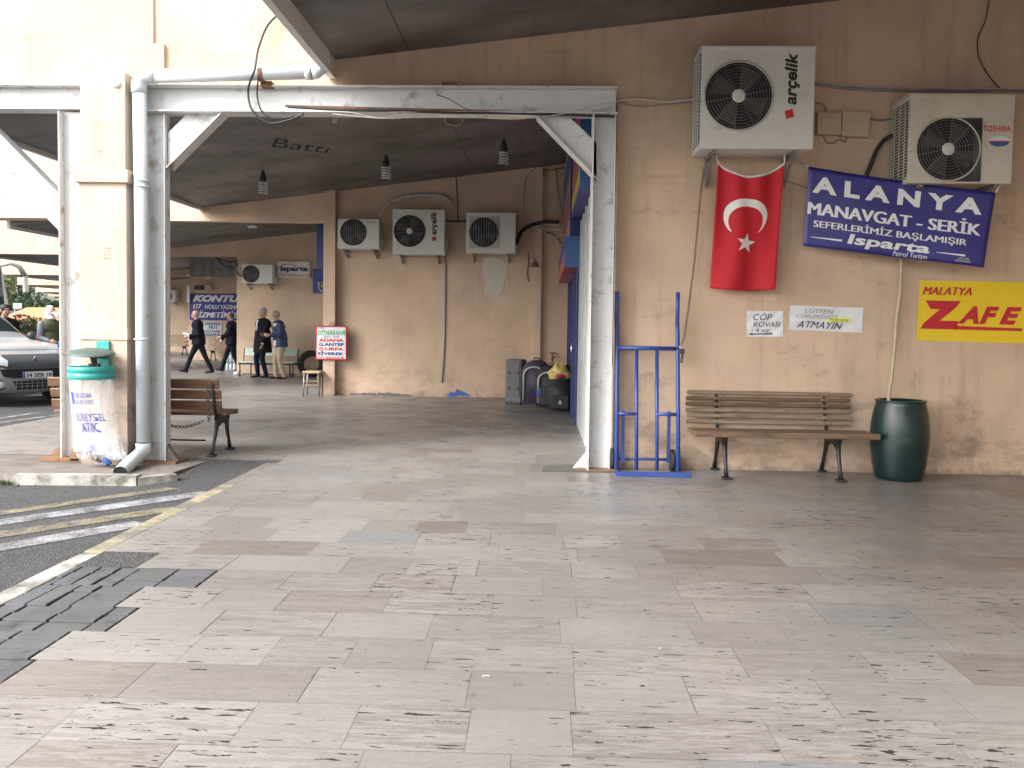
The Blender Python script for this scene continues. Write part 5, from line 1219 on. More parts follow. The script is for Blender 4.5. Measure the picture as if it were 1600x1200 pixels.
bulb(787, 219, 258, 12.2, 'coiled bulb hanging above the bare patch side, rightmost of the bulbs')
bulb(523, 176, 193, 10.0, 'small coiled bulb tight under the steel beam')
def disc_lamp(px, py, rpx, d, label, zc):
    c = P(px, py, d); r = rpx * d / F
    t = thing('disc_lamp', label, 'lamp', c); mb = MB(); mb.lathe([(r * .3, .02), (r * .9, -.02), (r, -.05), (r * .6, -.075), (.01, -.08)], 'lamp_white', 20); mb.build('shade', t)
    mb = MB(); mb.tube([(0, 0, .02), (0, 0, zc - c.z)], .02, 'cable_grey', 6); mb.build('stem', t)
disc_lamp(394, 351, 8.5, 20.0, 'round white lamp under the low canopy above the men', 3.35 + .122 * (P(394, 351, 20).x + 10.9) + .02)
disc_lamp(297, 427, 6.5, 28.0, 'far white disc lamp above the navy banner, left one', 3.24 + .11 * (P(297, 427, 28).x + 15.6) + .02)
disc_lamp(324, 432, 6.0, 29.0, 'far white disc lamp above the navy banner, right one', 3.24 + .11 * (P(324, 432, 29).x + 15.6) + .02)
t = None
# hand-scrawled word on the canopy underside
def soff(px, py):
    r = _ray(px, py); s = .127; k = (3.72 + s * 6.8 - H) / (r.z - s * r.x); p = Vector((0, 0, H)) + r * k; return p - Vector((0, 0, .004))
bmT = text_bm('Battı', .0, .5); xs = [v.co.x for v in bmT.verts]; ys = [v.co.y for v in bmT.verts]
q0, q1, q2 = soff(412, 213), soff(514, 226), soff(424, 229)
for v in bmT.verts:
    u = (v.co.x - min(xs)) / (max(xs) - min(xs)); w_ = 1 - (v.co.y - min(ys)) / (max(ys) - min(ys)); p = q0 + (q1 - q0) * u + (q2 - q0) * w_
    v.co = Vector((p.x, p.y, 3.72 + .127 * (p.x + 6.8) - .004))
me = bpy.data.meshes.new('ceiling_scrawl'); bmT.to_mesh(me); bmT.free(); me.materials.append(M['soot']); tag(link(bpy.data.objects.new('ceiling_scrawl', me)), 'word scrawled in soot on the canopy underside', 'wall mark')

# ================================================================== WIRES ALONG THE STEEL BEAM AND ABOVE
BD = 8.40
cable('electric_cable', 'black cable looping from the roof edge down over the beam', [P(440, 18, 8.6), P(418, 40, 8.58), P(404, 75, 8.56), P(398, 108, 8.25), P(388, 140, 8.4), P(394, 172, 8.4), P(420, 192, 8.42), P(450, 188, 8.42), P(475, 178, 8.42)], .011, 'cable_black', 6)
cable('electric_cable', 'second black cable loop hanging from the beam beside the first', [P(404, 118, 8.27), P(402, 150, 8.4), P(410, 175, 8.41), P(430, 185, 8.42), P(460, 182, 8.42)], .008, 'cable_black', 6)
cable('electric_cable', 'pale wire sagging along the underside of the beam', [P(520, 178, BD), P(560, 182, BD), P(600, 185, BD), P(660, 183, BD), P(740, 183, BD), P(820, 184, BD), P(880, 178, BD), P(930, 165, BD), P(968, 158, BD)], .005, 'cable_white', 5)
cable('electric_cable', 'second pale wire drooping below the beam near the middle', [P(500, 174, BD), P(550, 176, BD), P(590, 184, BD), P(640, 179, BD), P(720, 182, BD), P(800, 186, BD), P(830, 183, BD)], .006, 'cable_white', 5)
cable('electric_cable', 'dirty cable bundle resting on the lower flange of the beam', [P(450, 167, BD + .03), P(540, 172, BD + .02), P(640, 174, BD + .03), P(700, 176, BD + .02), P(800, 177, BD + .03), P(900, 180, BD + .03), P(960, 182, BD + .03)], .013, 'cable_black', 6)
cable('electric_cable', 'dark wire crossing the beam face to the right', [P(682, 148, BD), P(700, 154, BD), P(720, 166, BD), P(735, 173, BD)], .004, 'cable_black', 5)
mb = MB()
for k in range(2): c = P(709, 189, 8.40); mb.tube([(c.x + (.085 + .006 * k) * math.cos(q), 8.40 + .004 * k, c.z + .045 * math.sin(q) + .005 * k) for q in [2 * PI * i / 28 for i in range(28)]], .0018, 'cable_grey', 5, True)
tag(mb.build('wire_coil'), 'small coil of pale wire hanging under the middle of the beam', 'wire')
mb = MB(); a, b = P(445, 166, 8.50), P(822, 178, 8.50); mb.prism([(a.x, 8.505, a.z), (b.x, 8.505, b.z), (b.x, 8.505, b.z + .030), (a.x, 8.505, a.z + .015)], (0, .012, 0), 'rust'); tag(mb.build('cable_tray'), 'rusty strip along the lower part of the beam', 'cable tray')
mb = MB(); c = P(703, 142, 8.55); mb.span((c.x - .075, 8.46, 3.746), (c.x + .07, W1 - .002, 3.79), 'rust'); tag(mb.build('steel_clip'), 'rusty clip on top of the beam at its middle', 'bracket')
for k, (x0, x1, dy) in enumerate(((140, 172, 0), (172, 190, 4), (196, 215, 2))):
    pass

# ================================================================== THIRD BAY AND BEYOND
D3 = W3 - .03
a, b = P(433, 408, D3 - .12), P(483, 434, D3 - .12)
t = thing('light_box_sign', 'white light box sign with a red arc above the two elderly men', 'sign', ((a.x + b.x) / 2, D3 - .12, b.z)); w, h = b.x - a.x, a.z - b.z
mb = MB(); mb.box((0, .08, h / 2), (w, .16, h), 'case', None, .015); mb.build('box', t)
fm = lambda u, v: Vector((-w / 2 + w * u, -.006, h * (1 - v)))
arcp = [(.04 + .55 * k / 20, .36 - .22 * math.sin(PI * (k / 20) * .9)) for k in range(21)]; arcq = [(u, v + .05) for u, v in arcp[::-1]]
flat(t, outline_bm([arcp + arcq]), None, 'letter_red', fm, 0, 'arc', None, False)
lettering(t, 'isparta', (.10, .97, .70, .30), 'letter_navy', fm, .05); lettering(t, 'AFYON ISPARTA ANTALYA', (.04, .97, .93, .78), 'letter_red', fm, .02)
a, b = P(489, 420, D3 - .06), P(511, 458, D3 - .06)
t = thing('emblem_banner', 'deep blue hanging banner with a pale shield emblem', 'banner', ((a.x + b.x) / 2, D3 - .06, b.z)); w, h = b.x - a.x, a.z - b.z
mb = MB(); mb.box((0, .008, h / 2), (w, .012, h), 'emblem_blue', None, .002); mb.build('cloth', t)
fm2 = lambda u, v: Vector((-w / 2 + w * u, -.002, h * (1 - v)))
sh = [(.32, .52), (.60, .58), (.92, .50), (.94, .66), (.86, .84), (.62, .985), (.42, .86), (.34, .68)]
flat(t, outline_bm([sh]), None, 'trim_silver', fm2, 0, 'shield', None, False)
flat(t, outline_bm([[(.46, .60), (.80, .58), (.80, .72), (.62, .92), (.48, .78)]]), None, 'letter_navy', lambda u, v: fm2(u, v) + Vector((0, -.003, 0)), 0, 'shield_field', None, False)
flat(t, outline_bm([[(.55, .66), (.72, .64), (.66, .82)]]), None, 'sign_yellow', lambda u, v: fm2(u, v) + Vector((0, -.006, 0)), 0, 'shield_mark', None, False)
flat(t, outline_bm([[(.08, .04), (.92, .04), (.92, .40), (.5, .30), (.08, .44)]]), None, 'sign_blue', lambda u, v: fm2(u, v), 0, 'wave', None, False)
t = thing('shop_sign', 'narrow dark blue sign seen edge-on beside the left pilaster', 'sign', (P(511, 420, 18.2).x, 18.2, P(511, 420, 18.2).z))
mb = MB(); a, b = P(506.5, 347, 18.2), P(514, 421, 18.2); mb.span((a.x, 17.6, b.z), (b.x + .1, 20.5, a.z), 'shop_blue'); mb.build('board', t, True)
mb = MB(); mb.span((a.x - .02, 17.58, a.z), (b.x + .12, 17.75, a.z + .08), 'dark'); mb.build('end_cap', t, True)
for n_, (pts, lb) in enumerate((([P(340, 405, W3 - .1), P(352, 415, W3 - .1), P(366, 418, W3 - .1), P(372, 412, W3 - .1)], 'black wire loop at the corner left of the third wall air conditioner'), ([P(338, 403, W3 - .1), P(358, 409, W3 - .1), P(372, 408, W3 - .1)], 'straight black wire above the wire loop at the third wall corner'), ([P(368, 420, W3 - .05), P(372, 428, W3 - .05), P(378, 432, W3 - .05)], 'short dark wire into the left side of the third wall air conditioner'))):
    cable('electric_cable', lb, pts, .018, 'cable_black', 5)
# row of three joined seats
a, b = G(375, 590), G(464, 588); y0 = W3 - .55; xa, xb = P(376, 565, y0).x, P(463, 565, y0).x; L_ = xb - xa
t = thing('seat_row', 'three joined pale green shell seats on a black frame, behind the two elderly men', 'seating', ((xa + xb) / 2, y0, 0))
zs, zt = P(420, 566, y0).z, P(420, 544, y0 + .2).z
for k in range(3):
    x = L_ * ((k + .5) / 3 - .5); mb = MB(); mb.box((x, .0, zs), (L_ / 3 * .86, .42, .035), 'seat_green', None, .015); mb.build('seat', t)
    mb = MB(); mb.box((x, .23, (zs + .16 + zt) / 2), (L_ / 3 * .86, .03, zt - zs - .16), 'seat_green', Matrix.Rotation(-.15, 3, 'X'), .012); mb.build('backrest', t)
mb = MB(); mb.box((0, 0, zs - .04), (L_, .40, .04), 'black_metal')
for x in (-L_ / 2 + .02, -L_ / 6, L_ / 6, L_ / 2 - .02): mb.tube([(x, .19, zs), (x, .25, zt)], .014, 'black_metal', 6)
mb.build('frame', t)
for x in (-L_ / 2 + .04, L_ / 2 - .04, -L_ / 2 + .22, L_ / 2 - .22):
    mb = MB(); y = -.17 if abs(x) > L_ / 2 - .1 else .17; mb.tube([(x, y, 0), (x, y, zs - .05)], .018, 'black_metal', 6); mb.build('leg', t)
mb = MB(); mb.tube([(-L_ / 2 + .04, .1, .06), (L_ / 2 - .04, .1, .06)], .014, 'black_metal', 6); mb.build('stretcher', t)
# tyre leaning on the wall
c = P(486, 567, W3 - .35); R_ = 20.5 * (W3 - .35) / F
t = thing('tyre', 'worn black tyre leaning on the wall beside the seats', 'tyre', (c.x, W3 - .32, 0))
mb = MB(); prof = []
for q in range(16): an = 2 * PI * q / 16; prof.append((R_ * .80 + R_ * .20 * math.cos(an), .11 * math.sin(an)))
prof.append(prof[0]); mb.lathe(prof, 'rubber', 40, (0, 0, 0), 'Y', False)
bmesh.ops.rotate(mb.bm, cent=(0, 0, 0), matrix=Matrix.Rotation(-.16, 3, 'X'), verts=mb.bm.verts[:]); bmesh.ops.translate(mb.bm, verts=mb.bm.verts[:], vec=(0, 0, R_ + .005)); mb.build('carcass', t)
mb = MB()
for k in range(48): an = 2 * PI * k / 48; mb.box((R_ * 1.0 * math.cos(an), 0, R_ * 1.0 * math.sin(an)), (.012, .16, .03), 'rubber', Matrix.Rotation(-an, 3, 'Y') )
bmesh.ops.rotate(mb.bm, cent=(0, 0, 0), matrix=Matrix.Rotation(-.16, 3, 'X'), verts=mb.bm.verts[:]); bmesh.ops.translate(mb.bm, verts=mb.bm.verts[:], vec=(0, 0, R_ + .005)); mb.build('tread', t)
mb = MB(); c = G(466, 586); mb.ball((P(371, 585, W3 - .1).x, W3 - .14, .06), (.09, .08, .06), 'paper', 10); tag(mb.build('plastic_bag'), 'small white bundle on the floor at the corner of the third wall', 'bag')
# fourth wall
D4 = W4 - .03
a, b = P(296, 458, D4), P(392, 501, D4)
t = thing('banner', 'navy banner with big white office lettering on the far cream wall', 'banner', ((a.x + b.x) / 2, D4, b.z)); w, h = b.x - a.x, a.z - b.z
mb = MB(); mb.box((0, .01, h / 2), (w, .02, h), 'banner_navy', None, .003); mb.build('sheet', t)
fm3 = lambda u, v: Vector((-w / 2 + w * u, -.004, h * (1 - v)))
lettering(t, 'KONTUR', (.05, .92, .32, .06), 'letter_white', fm3, .06, .35); lettering(t, '117', (.06, .20, .58, .40), 'letter_white', fm3, .05, .2); lettering(t, 'NOLU YAZIHANE', (.25, .90, .58, .42), 'letter_white', fm3, .03, .1); lettering(t, 'HİZMETİNİZDE', (.05, .95, .90, .64), 'letter_white', fm3, .05, .3)
a, b = P(318, 502, D4), P(346, 526, D4)
t = thing('destination_board', 'small white board with navy place names under the navy banner', 'sign', ((a.x + b.x) / 2, D4, b.z)); w2, h2 = b.x - a.x, a.z - b.z
mb = MB(); mb.box((0, .01, h2 / 2), (w2, .02, h2), 'paper', None, .003); mb.build('board', t)
fm4 = lambda u, v: Vector((-w2 / 2 + w2 * u, -.004, h2 * (1 - v)))
for k, s in enumerate(('KARAMAN', 'MUT', 'GÜLNAR', 'ANAMUR')): lettering(t, s, (.08 if k != 1 else .3, .94 if k != 1 else .8, .26 + .24 * k, .06 + .24 * k), 'letter_navy', fm4, .03)
t = thing('wall_box', 'dark speaker box and beige meter above the navy banner', 'box', P(318, 452, D4))
mb = MB(); a, b = P(306, 446, D4), P(320, 453, D4); mb.span((a.x, D4 - .15, b.z), (b.x, D4, a.z), 'dark', .01); mb.build('speaker', t, True)
mb = MB(); a, b = P(321, 445, D4), P(332, 453, D4); mb.span((a.x, D4 - .12, b.z), (b.x, D4, a.z), 'box_beige', .01); mb.build('meter', t, True)
t = thing('wall_board', 'thin white upright board at the left corner of the far cream wall', 'board', P(294, 470, D4))
mb = MB(); a, b = P(292, 446, D4 - .1), P(296, 473, D4 - .1); mb.span((a.x, D4 - .1, b.z), (b.x, D4 - .06, a.z), 'paper', .005); mb.build('board', t, True)
t = thing('clear_curtain', 'violet tinted plastic sheet hanging under the far canopy', 'curtain', (P(335, 430, 27).x, 27, 2.6))
mb = MB(); a, b = P(296, 404, 27), P(368, 438, 27); N = 30; k = mb.mi('sign_grey')
for i in range(N): x0 = a.x + (b.x - a.x) * i / N; x1 = a.x + (b.x - a.x) * (i + 1) / N; mb.prism([(x0, 27 + .05 * math.sin(i), b.z + .1), (x1, 27 + .05 * math.sin(i + 1), b.z + .1), (x1, 27 + .05 * math.sin(i + 1), a.z + .0), (x0, 27 + .05 * math.sin(i), a.z)], (0, .004, 0), 'sign_grey')
mb.build('sheet', t, True)
t = thing('bottle_pack', 'shrink-wrapped pack of water bottles behind the second man in a suit', 'bottles', (P(362, 560, 25.5).x, 25.5, 0))
mb = MB()
for ix in range(3):
    for iy in range(2):
        for iz in range(3): mb.lathe([(.045, 0), (.05, .02), (.05, .16), (.03, .21), (.015, .23), (.015, .25)], 'bottle', 10, (-.11 + .11 * ix, -.06 + .11 * iy, .26 * iz))
mb.build('bottles', t)
mb = MB(); mb.box((0, -.008, .62), (.16, .26, .10), 'letter_red', None, .02); mb.build('label_band', t)
# ================================================================== PEOPLE
def ik(a, b, l1, l2, pole):
    a, b = Vector(a), Vector(b); d = b - a; L = min(d.length, (l1 + l2) * .999); n = d.normalized()
    x = (l1 * l1 - l2 * l2 + L * L) / (2 * L); hgt = math.sqrt(max(0, l1 * l1 - x * x))
    p = Vector(pole); p = (p - n * p.dot(n)).normalized()
    return a + n * x + p * hgt, a + n * L
def fuse(mb, name, parent, voxel, smooth=4, fac=.5):
    """join the pieces of mb into one continuous surface"""
    bm = mb.bm; bmesh.ops.recalc_face_normals(bm, faces=bm.faces[:])
    me = bpy.data.meshes.new(name); bm.to_mesh(me); bm.free()
    o = bpy.data.objects.new(name, me); COL.objects.link(o)
    r = o.modifiers.new('r', 'REMESH'); r.mode = 'VOXEL'; r.voxel_size = voxel; r.use_smooth_shade = True
    s = o.modifiers.new('s', 'SMOOTH'); s.factor = fac; s.iterations = smooth
    me2 = bpy.data.meshes.new_from_object(o.evaluated_get(bpy.context.evaluated_depsgraph_get()))
    bpy.data.objects.remove(o); bpy.data.meshes.remove(me)
    me2.name = name; me2.materials.clear(); me2.materials.append(mb.mats[0])
    for p in me2.polygons: p.use_smooth = True; p.material_index = 0
    return link(bpy.data.objects.new(name, me2), parent)
def person(label, loc, rz, hgt, foot, hand, head=(0, 0), lean=0.0, top='suit', legs='suit', hair='hair_grey', coat=0.0, bulk=1.0, shirt=None, tie=None, beard=False, bald=True, hood=None, vest=None, panels=None, ankle=None, cap=None, sidehand=None):
    """faces local -Y; foot = ((x, y[, lift]) right (-X), left (+X)); hand likewise (x, y, z); all metres for a 1.75 m figure"""
    k = hgt / 1.75
    t = thing('person', label, 'person', loc, rz); hip = Vector((0, 0, .93))
    ch = hip + Vector((0, -lean, .42)); nk = ch + Vector((0, -lean * .35, .13)); hd = nk + Vector((0, -.025 - lean * .25, .17))
    sh = [ch + Vector((s * .185 * bulk ** .5, 0, .055)) for s in (-1, 1)]; hp = [hip + Vector((s * .088, 0, 0)) for s in (-1, 1)]
    Rh = Matrix.Rotation(head[0], 3, 'Z') @ Matrix.Rotation(head[1], 3, 'X')
    H_ = lambda x, y, z: hd + Rh @ Vector((x, y, z))
    ft = [Vector((f[0], f[1], (f[2] if len(f) > 2 else 0) + .085)) for f in foot]
    kn = []; an = []
    for i in (0, 1): a, b = ik(hp[i], ft[i], .435, .43, (0.02 * (i * 2 - 1), -1, 0)); kn.append(a); an.append(b)
    el = []; wr = []
    for i in (0, 1): a, b = ik(sh[i], Vector(hand[i][:3]), .29, .265, ((i * 2 - 1) * .35, 1, -.25)); el.append(a); wr.append(b)
    # ---- the body
    mb = MB(); m = 'skin'
    mb.ball(H_(0, .008, .035), (.073, .092, .088), m, 20, Rh); mb.ball(H_(0, -.028, -.038), (.056, .064, .066), m, 16, Rh); mb.ball(H_(0, -.070, -.085), (.026, .024, .02), m, 10, Rh)
    mb.capsule(H_(0, -.088, .012), H_(0, -.108, -.026), .009, .014, m, 8); mb.ball(H_(0, -.085, -.058), (.026, .014, .012), m, 10, Rh)
    mb.ball(H_(-.03, -.078, -.012), (.02, .018, .02), m, 8, Rh); mb.ball(H_(.03, -.078, -.012), (.02, .018, .02), m, 8, Rh); mb.ball(H_(0, -.078, .035), (.05, .02, .012), m, 8, Rh)
    for s in (-1, 1): mb.ball(H_(s * .077, .012, -.005), (.012, .024, .036), m, 10, Rh)
    mb.capsule(nk - Vector((0, 0, .05)), hd + Vector((0, .015, -.05)), .058, .052, m, 14)
    mb.ball(ch, (.165 * bulk, .10 * bulk, .17), m, 16); mb.ball(hip + Vector((0, -lean * .4, .18)), (.14 * bulk, .10 * bulk, .2), m, 16); mb.ball(hip, (.15 * bulk, .105 * bulk, .13), m, 16)
    for i in (0, 1):
        s = i * 2 - 1
        mb.capsule(sh[i], el[i], .046, .038, m); mb.capsule(el[i], wr[i], .038, .026, m)
        mb.capsule(hp[i], kn[i], .075, .05, m); mb.capsule(kn[i], an[i], .048, .032, m)
        d = (wr[i] - el[i]).normalized(); side = Vector((-s, -.3, 0)); side = (side - d * side.dot(d)).normalized(); up = d.cross(side)
        pc = wr[i] + d * .055
        R3 = Matrix((side, up, d)).transposed()
        mb.ball(pc, (.018, .040, .052), m, 12, R3)
        for f in range(4):                                        # four fingers of unequal length, curled
            b0 = wr[i] + d * .092 + up * (.030 - .020 * f); l = (.040, .047, .044, .034)[f]
            j1 = b0 + d * l * .8 + side * l * .45; j2 = j1 + d * l * .25 + side * l * .75
            mb.capsule(b0 - d * .02, j1, .0095, .0085, m, 8); mb.capsule(j1, j2, .0085, .0075, m, 8)
        b0 = wr[i] + d * .035 + up * .034; j1 = b0 + up * .026 + d * .032 + side * .012; j2 = j1 + d * .030 + side * .014
        mb.capsule(b0, j1, .012, .010, m, 8); mb.capsule(j1, j2, .010, .0085, m, 8)
        mb.capsule(an[i], an[i] + Vector((0, -.03, -.04)), .030, .024, m)
    body = fuse(mb, 'body', t, .0075, 3)
    for s in (-1, 1):
        mb = MB(); mb.ball(H_(s * .030, -.094, .010), (.011, .006, .0055), 'hair_dark', 8, Rh); mb.build('eye', body)
        mb = MB(); mb.ball(H_(s * .031, -.093, .032), (.022, .007, .005), hair, 8, Rh); mb.build('eyebrow', body)
    mb = MB(); mb.ball(H_(0, -.098, -.056), (.022, .004, .004), 'letter_red' if False else 'bark', 8, Rh); mb.build('mouth', body)
    # ---- hair, beard, hood
    if not hood and not cap:
        mb = MB(); mb.ball(H_(0, .026, .050 if not bald else .030), (.079, .090, .088 if not bald else .082), hair, 18, Rh); mb.ball(H_(0, .055, .0), (.070, .055, .075), hair, 14, Rh)
        for s in (-1, 1): mb.ball(H_(s * .066, .012, .022), (.016, .05, .04), hair, 10, Rh)
        fuse(mb, 'hair', t, .009, 2)
    if beard:
        mb = MB(); mb.ball(H_(0, -.045, -.072), (.050, .050, .042), hair, 12, Rh); mb.ball(H_(0, -.096, -.046), (.028, .008, .007), hair, 8, Rh); fuse(mb, 'beard', t, .008, 2)
    if cap:
        mb = MB(); mb.ball(H_(0, .02, .055), (.090, .104, .075), cap, 18, Rh); mb.ball(H_(0, .02, .015), (.088, .102, .035), cap, 18, Rh); fuse(mb, 'cap', t, .010, 3)
    if hood:
        mb = MB(); mb.ball(H_(0, .035, .025), (.098, .105, .125), hood, 18, Rh); mb.ball(H_(0, .06, -.09), (.105, .09, .08), hood, 14, Rh); mb.ball(H_(0, -.02, -.12), (.09, .075, .04), hood, 14, Rh); fuse(mb, 'hood', t, .012, 3)
    # ---- trousers and shoes
    mb = MB(); mb.ball(hip + Vector((0, 0, .0)), (.165 * bulk, .118 * bulk, .14), legs, 16)
    for i in (0, 1):
        mb.capsule(hp[i], kn[i], .098 * bulk ** .5, .070, legs, 14); mb.capsule(kn[i], an[i] + (an[i] - kn[i]).normalized() * .015, .070, .056, legs, 14)
    mb.capsule(hip + Vector((0, 0, .0)), hip + Vector((0, -lean * .2, .12)), .14 * bulk, .135 * bulk, legs, 16)
    fuse(mb, 'trousers', t, .011, 4)
    for i in (0, 1):
        yw = (ankle[i] if ankle else 0.0); fd = Matrix.Rotation(yw, 3, 'Z') @ Vector((0, -1, 0)); pit = foot[i][3] if len(foot[i]) > 3 else 0.0
        fd = (fd + Vector((0, 0, pit))).normalized()
        a0 = an[i] - Vector((0, 0, .035)); mb = MB()
        mb.ball(a0 - fd * .02 + Vector((0, 0, -.008)), (.042, .055, .048), 'shoe', 12); mb.capsule(a0 + fd * .02 - Vector((0, 0, .018)), a0 + fd * .165 - Vector((0, 0, .024)), .038, .028, 'shoe', 12)
        mb.ball(a0 + fd * .10 - Vector((0, 0, .026)), (.044, .075, .028), 'shoe', 12)
        o = fuse(mb, 'shoe', t, .008, 2)
    # ---- the jacket or coat
    def torso(mb, m, gap=.0, low=.0):
        mb.ball(ch + Vector((0, 0, .01)), ((.195 + gap) * bulk, (.128 + gap) * bulk, .17), m, 18); mb.ball(hip + Vector((0, -lean * .5, .20)), ((.172 + gap) * bulk, (.135 + gap) * bulk, .21), m, 18)
        mb.capsule(sh[0] + Vector((.02, 0, .0)), sh[1] + Vector((-.02, 0, .0)), .074, .074, m, 14)
        mb.capsule(nk - Vector((0, -.01, .07)), nk + Vector((0, .012, -.012)), .088, .072, m, 14)
        zb = .84 - low
        pr = [(0.9, 1.16), (1.0, 1.02), (1.05, .93), (1.08 + low * .35, zb + .02), (1.06 + low * .35, zb)]
        mb.lathe([((.178 + gap) * bulk * a, z) for a, z in pr], m, 28, (0, -lean * .3, 0), 'Z', True, .76)
    def sleeves(mb, m, r=1.0):
        for i in (0, 1):
            e = el[i]; w_ = wr[i] - (wr[i] - e).normalized() * .015
            mb.capsule(sh[i], e, .072 * r, .058 * r, m, 14); mb.tube([e - (w_ - e) * .05, e, e.lerp(w_, .5), w_], [.045 * r, .058 * r, .052 * r, .046 * r], m, 14)
    if vest:
        mb = MB(); sleeves(mb, 'sweat_grey', .95); fuse(mb, 'sleeves', t, .011, 3)
        mb = MB(); torso(mb, vest, .012, -.02); fuse(mb, 'vest', t, .012, 4)
    else:
        mb = MB(); torso(mb, top, 0, coat); sleeves(mb, top); jk = fuse(mb, 'coat' if coat > .1 else 'jacket', t, .011, 4)
        bv = BVHTree.FromPolygons([v.co for v in jk.data.vertices], [p.vertices for p in jk.data.polygons])
        def cloth_patch(name, poly, m, side=-1, off=.006):
            def mp(x, z):
                r = bv.ray_cast(Vector((x, side * 1.0, z)), Vector((0, -side, 0)))
                y = r[0].y if r[0] else 0
                return Vector((x, y + side * off, z))
            o = flat(jk, outline_bm([poly]), None, m, mp, .035, name, None, False)
            for p in o.data.polygons: p.use_smooth = True
        if shirt:
            z0 = ch.z + .115; cloth_patch('shirt_front', [(-.050, z0), (.050, z0), (.012, ch.z - .17), (-.012, ch.z - .17)], shirt, -1, .007)
        if tie: z0 = ch.z + .105; cloth_patch('tie', [(-.016, z0), (.016, z0), (.020, ch.z - .15), (0, ch.z - .18), (-.020, ch.z - .15)], tie, -1, .012)
        if panels:
            for nm, poly, m, sd in panels: cloth_patch(nm, poly, m, sd, .006)
    if shirt:
        for i in (0, 1):
            d = (wr[i] - el[i]).normalized(); mb = MB(); mb.tube([wr[i] - d * .03, wr[i] + d * .006], [.036, .034], shirt, 12); mb.build('cuff', t)
        mb = MB(); mb.tube([nk + Vector((.064 * math.cos(q), .006 + .06 * math.sin(q), -.015 + .012 * math.sin(q))) for q in [2 * PI * i / 20 for i in range(20)]], .016, shirt, 8, True); mb.build('collar', t)
    t.scale = (k, k, k)
    return t, wr
# walking man in a dark suit, stride to the left
p = G(311, 585); DZ = p.y
t, wr = person('walking man in dark suit and blue tie, long stride, papers in his hand', (p.x, DZ, 0), -1.15, 1.74, ((-.07, -.36, .0, .25), (.07, .34, .02, -.10)), ((-.20, -.26, .96), (.16, -.27, 1.06)), (-.15, .05), .04, 'suit', 'suit', 'hair_grey', .02, 1.28, 'shirt', 'tie', False, True)
pp = t.matrix_basis @ (wr[1] + Vector((-.06, -.07, .03)))
mb = MB(); mb.box((0, 0, 0), (.16, .11, .006), 'paper', Matrix.Rotation(.3, 3, 'X') @ Matrix.Rotation(.2, 3, 'Y')); o = mb.build('papers'); o.location = pp; tag(o, 'few white papers held by the walking man in a suit', 'papers')
p = G(353, 583)
person('second man in dark suit and white shirt, half hidden by the wall corner', (p.x, p.y + .5, 0), -1.2, 1.72, ((-.06, -.30, 0, .2), (.08, .22, .02, 0)), ((-.26, -.30, .93), (.10, -.33, 1.04)), (0, .12), .02, 'suit', 'suit', 'hair_dark', .02, 1.30, 'shirt_white', None, False, True)
p = G(410, 590)
person('white-haired man in long dark coat standing by the row of seats', (p.x, p.y, 0), -.80, 1.80, ((-.13, -.06), (.13, .04)), ((-.27, -.06, .86), (.25, -.12, .86)), (-.25, .0), -.02, 'coat', 'trouser_navy', 'hair_grey', .20, 1.42, 'shirt', None, False, False, ankle=(-.3, .1))
p = G(439, 592)
NV = [('shoulder_panel', [(-.20, 1.44), (.20, 1.44), (.20, 1.36), (-.20, 1.36)], 'jacket_beige', 1), ('shoulder_panel', [(-.20, 1.44), (-.07, 1.44), (-.10, 1.36), (-.21, 1.37)], 'jacket_beige', -1), ('shoulder_panel', [(.20, 1.44), (.07, 1.44), (.10, 1.36), (.21, 1.37)], 'jacket_beige', -1), ('hem_panel', [(.05, 1.0), (.17, 1.0), (.17, .86), (.05, .86)], 'jacket_beige', -1), ('hem_panel', [(-.17, 1.0), (.17, 1.0), (.17, .86), (-.17, .86)], 'jacket_beige', 1)]
person('bearded man in navy and beige jacket and khaki trousers, reaching a hand to his neighbour', (p.x, p.y, 0), -1.05, 1.74, ((-.11, -.10), (.11, .05)), ((-.15, -.38, 1.14), (.20, -.34, 1.14)), (.05, .35), .07, 'jacket_navy', 'khaki', 'hair_grey', .0, 1.36, None, None, True, True, panels=NV, ankle=(-.1, .15))
# by the cars
person('person in olive vest and pale hood standing beyond the silver van', (P(77, 520, 17.6).x, 17.6, RZ), 1.1, 1.76, ((-.10, -.05), (.10, .05)), ((-.18, -.30, 1.06), (.18, -.30, 1.08)), (.1, .05), .03, 'vest_green', 'trouser_navy', 'hair_dark', 0, 1.12, None, None, False, True, hood='hood_white', vest='vest_green')
person('person in black cap and dark coat holding papers over the silver van', (P(4, 520, 17.0).x, 17.0, RZ), 1.0, 1.78, ((-.10, -.08), (.10, .05)), ((-.10, -.42, 1.14), (.14, -.40, 1.12)), (0, .1), .06, 'coat', 'trouser_navy', 'hair_dark', 0, 1.35, None, None, False, True, cap='suitcase_black')

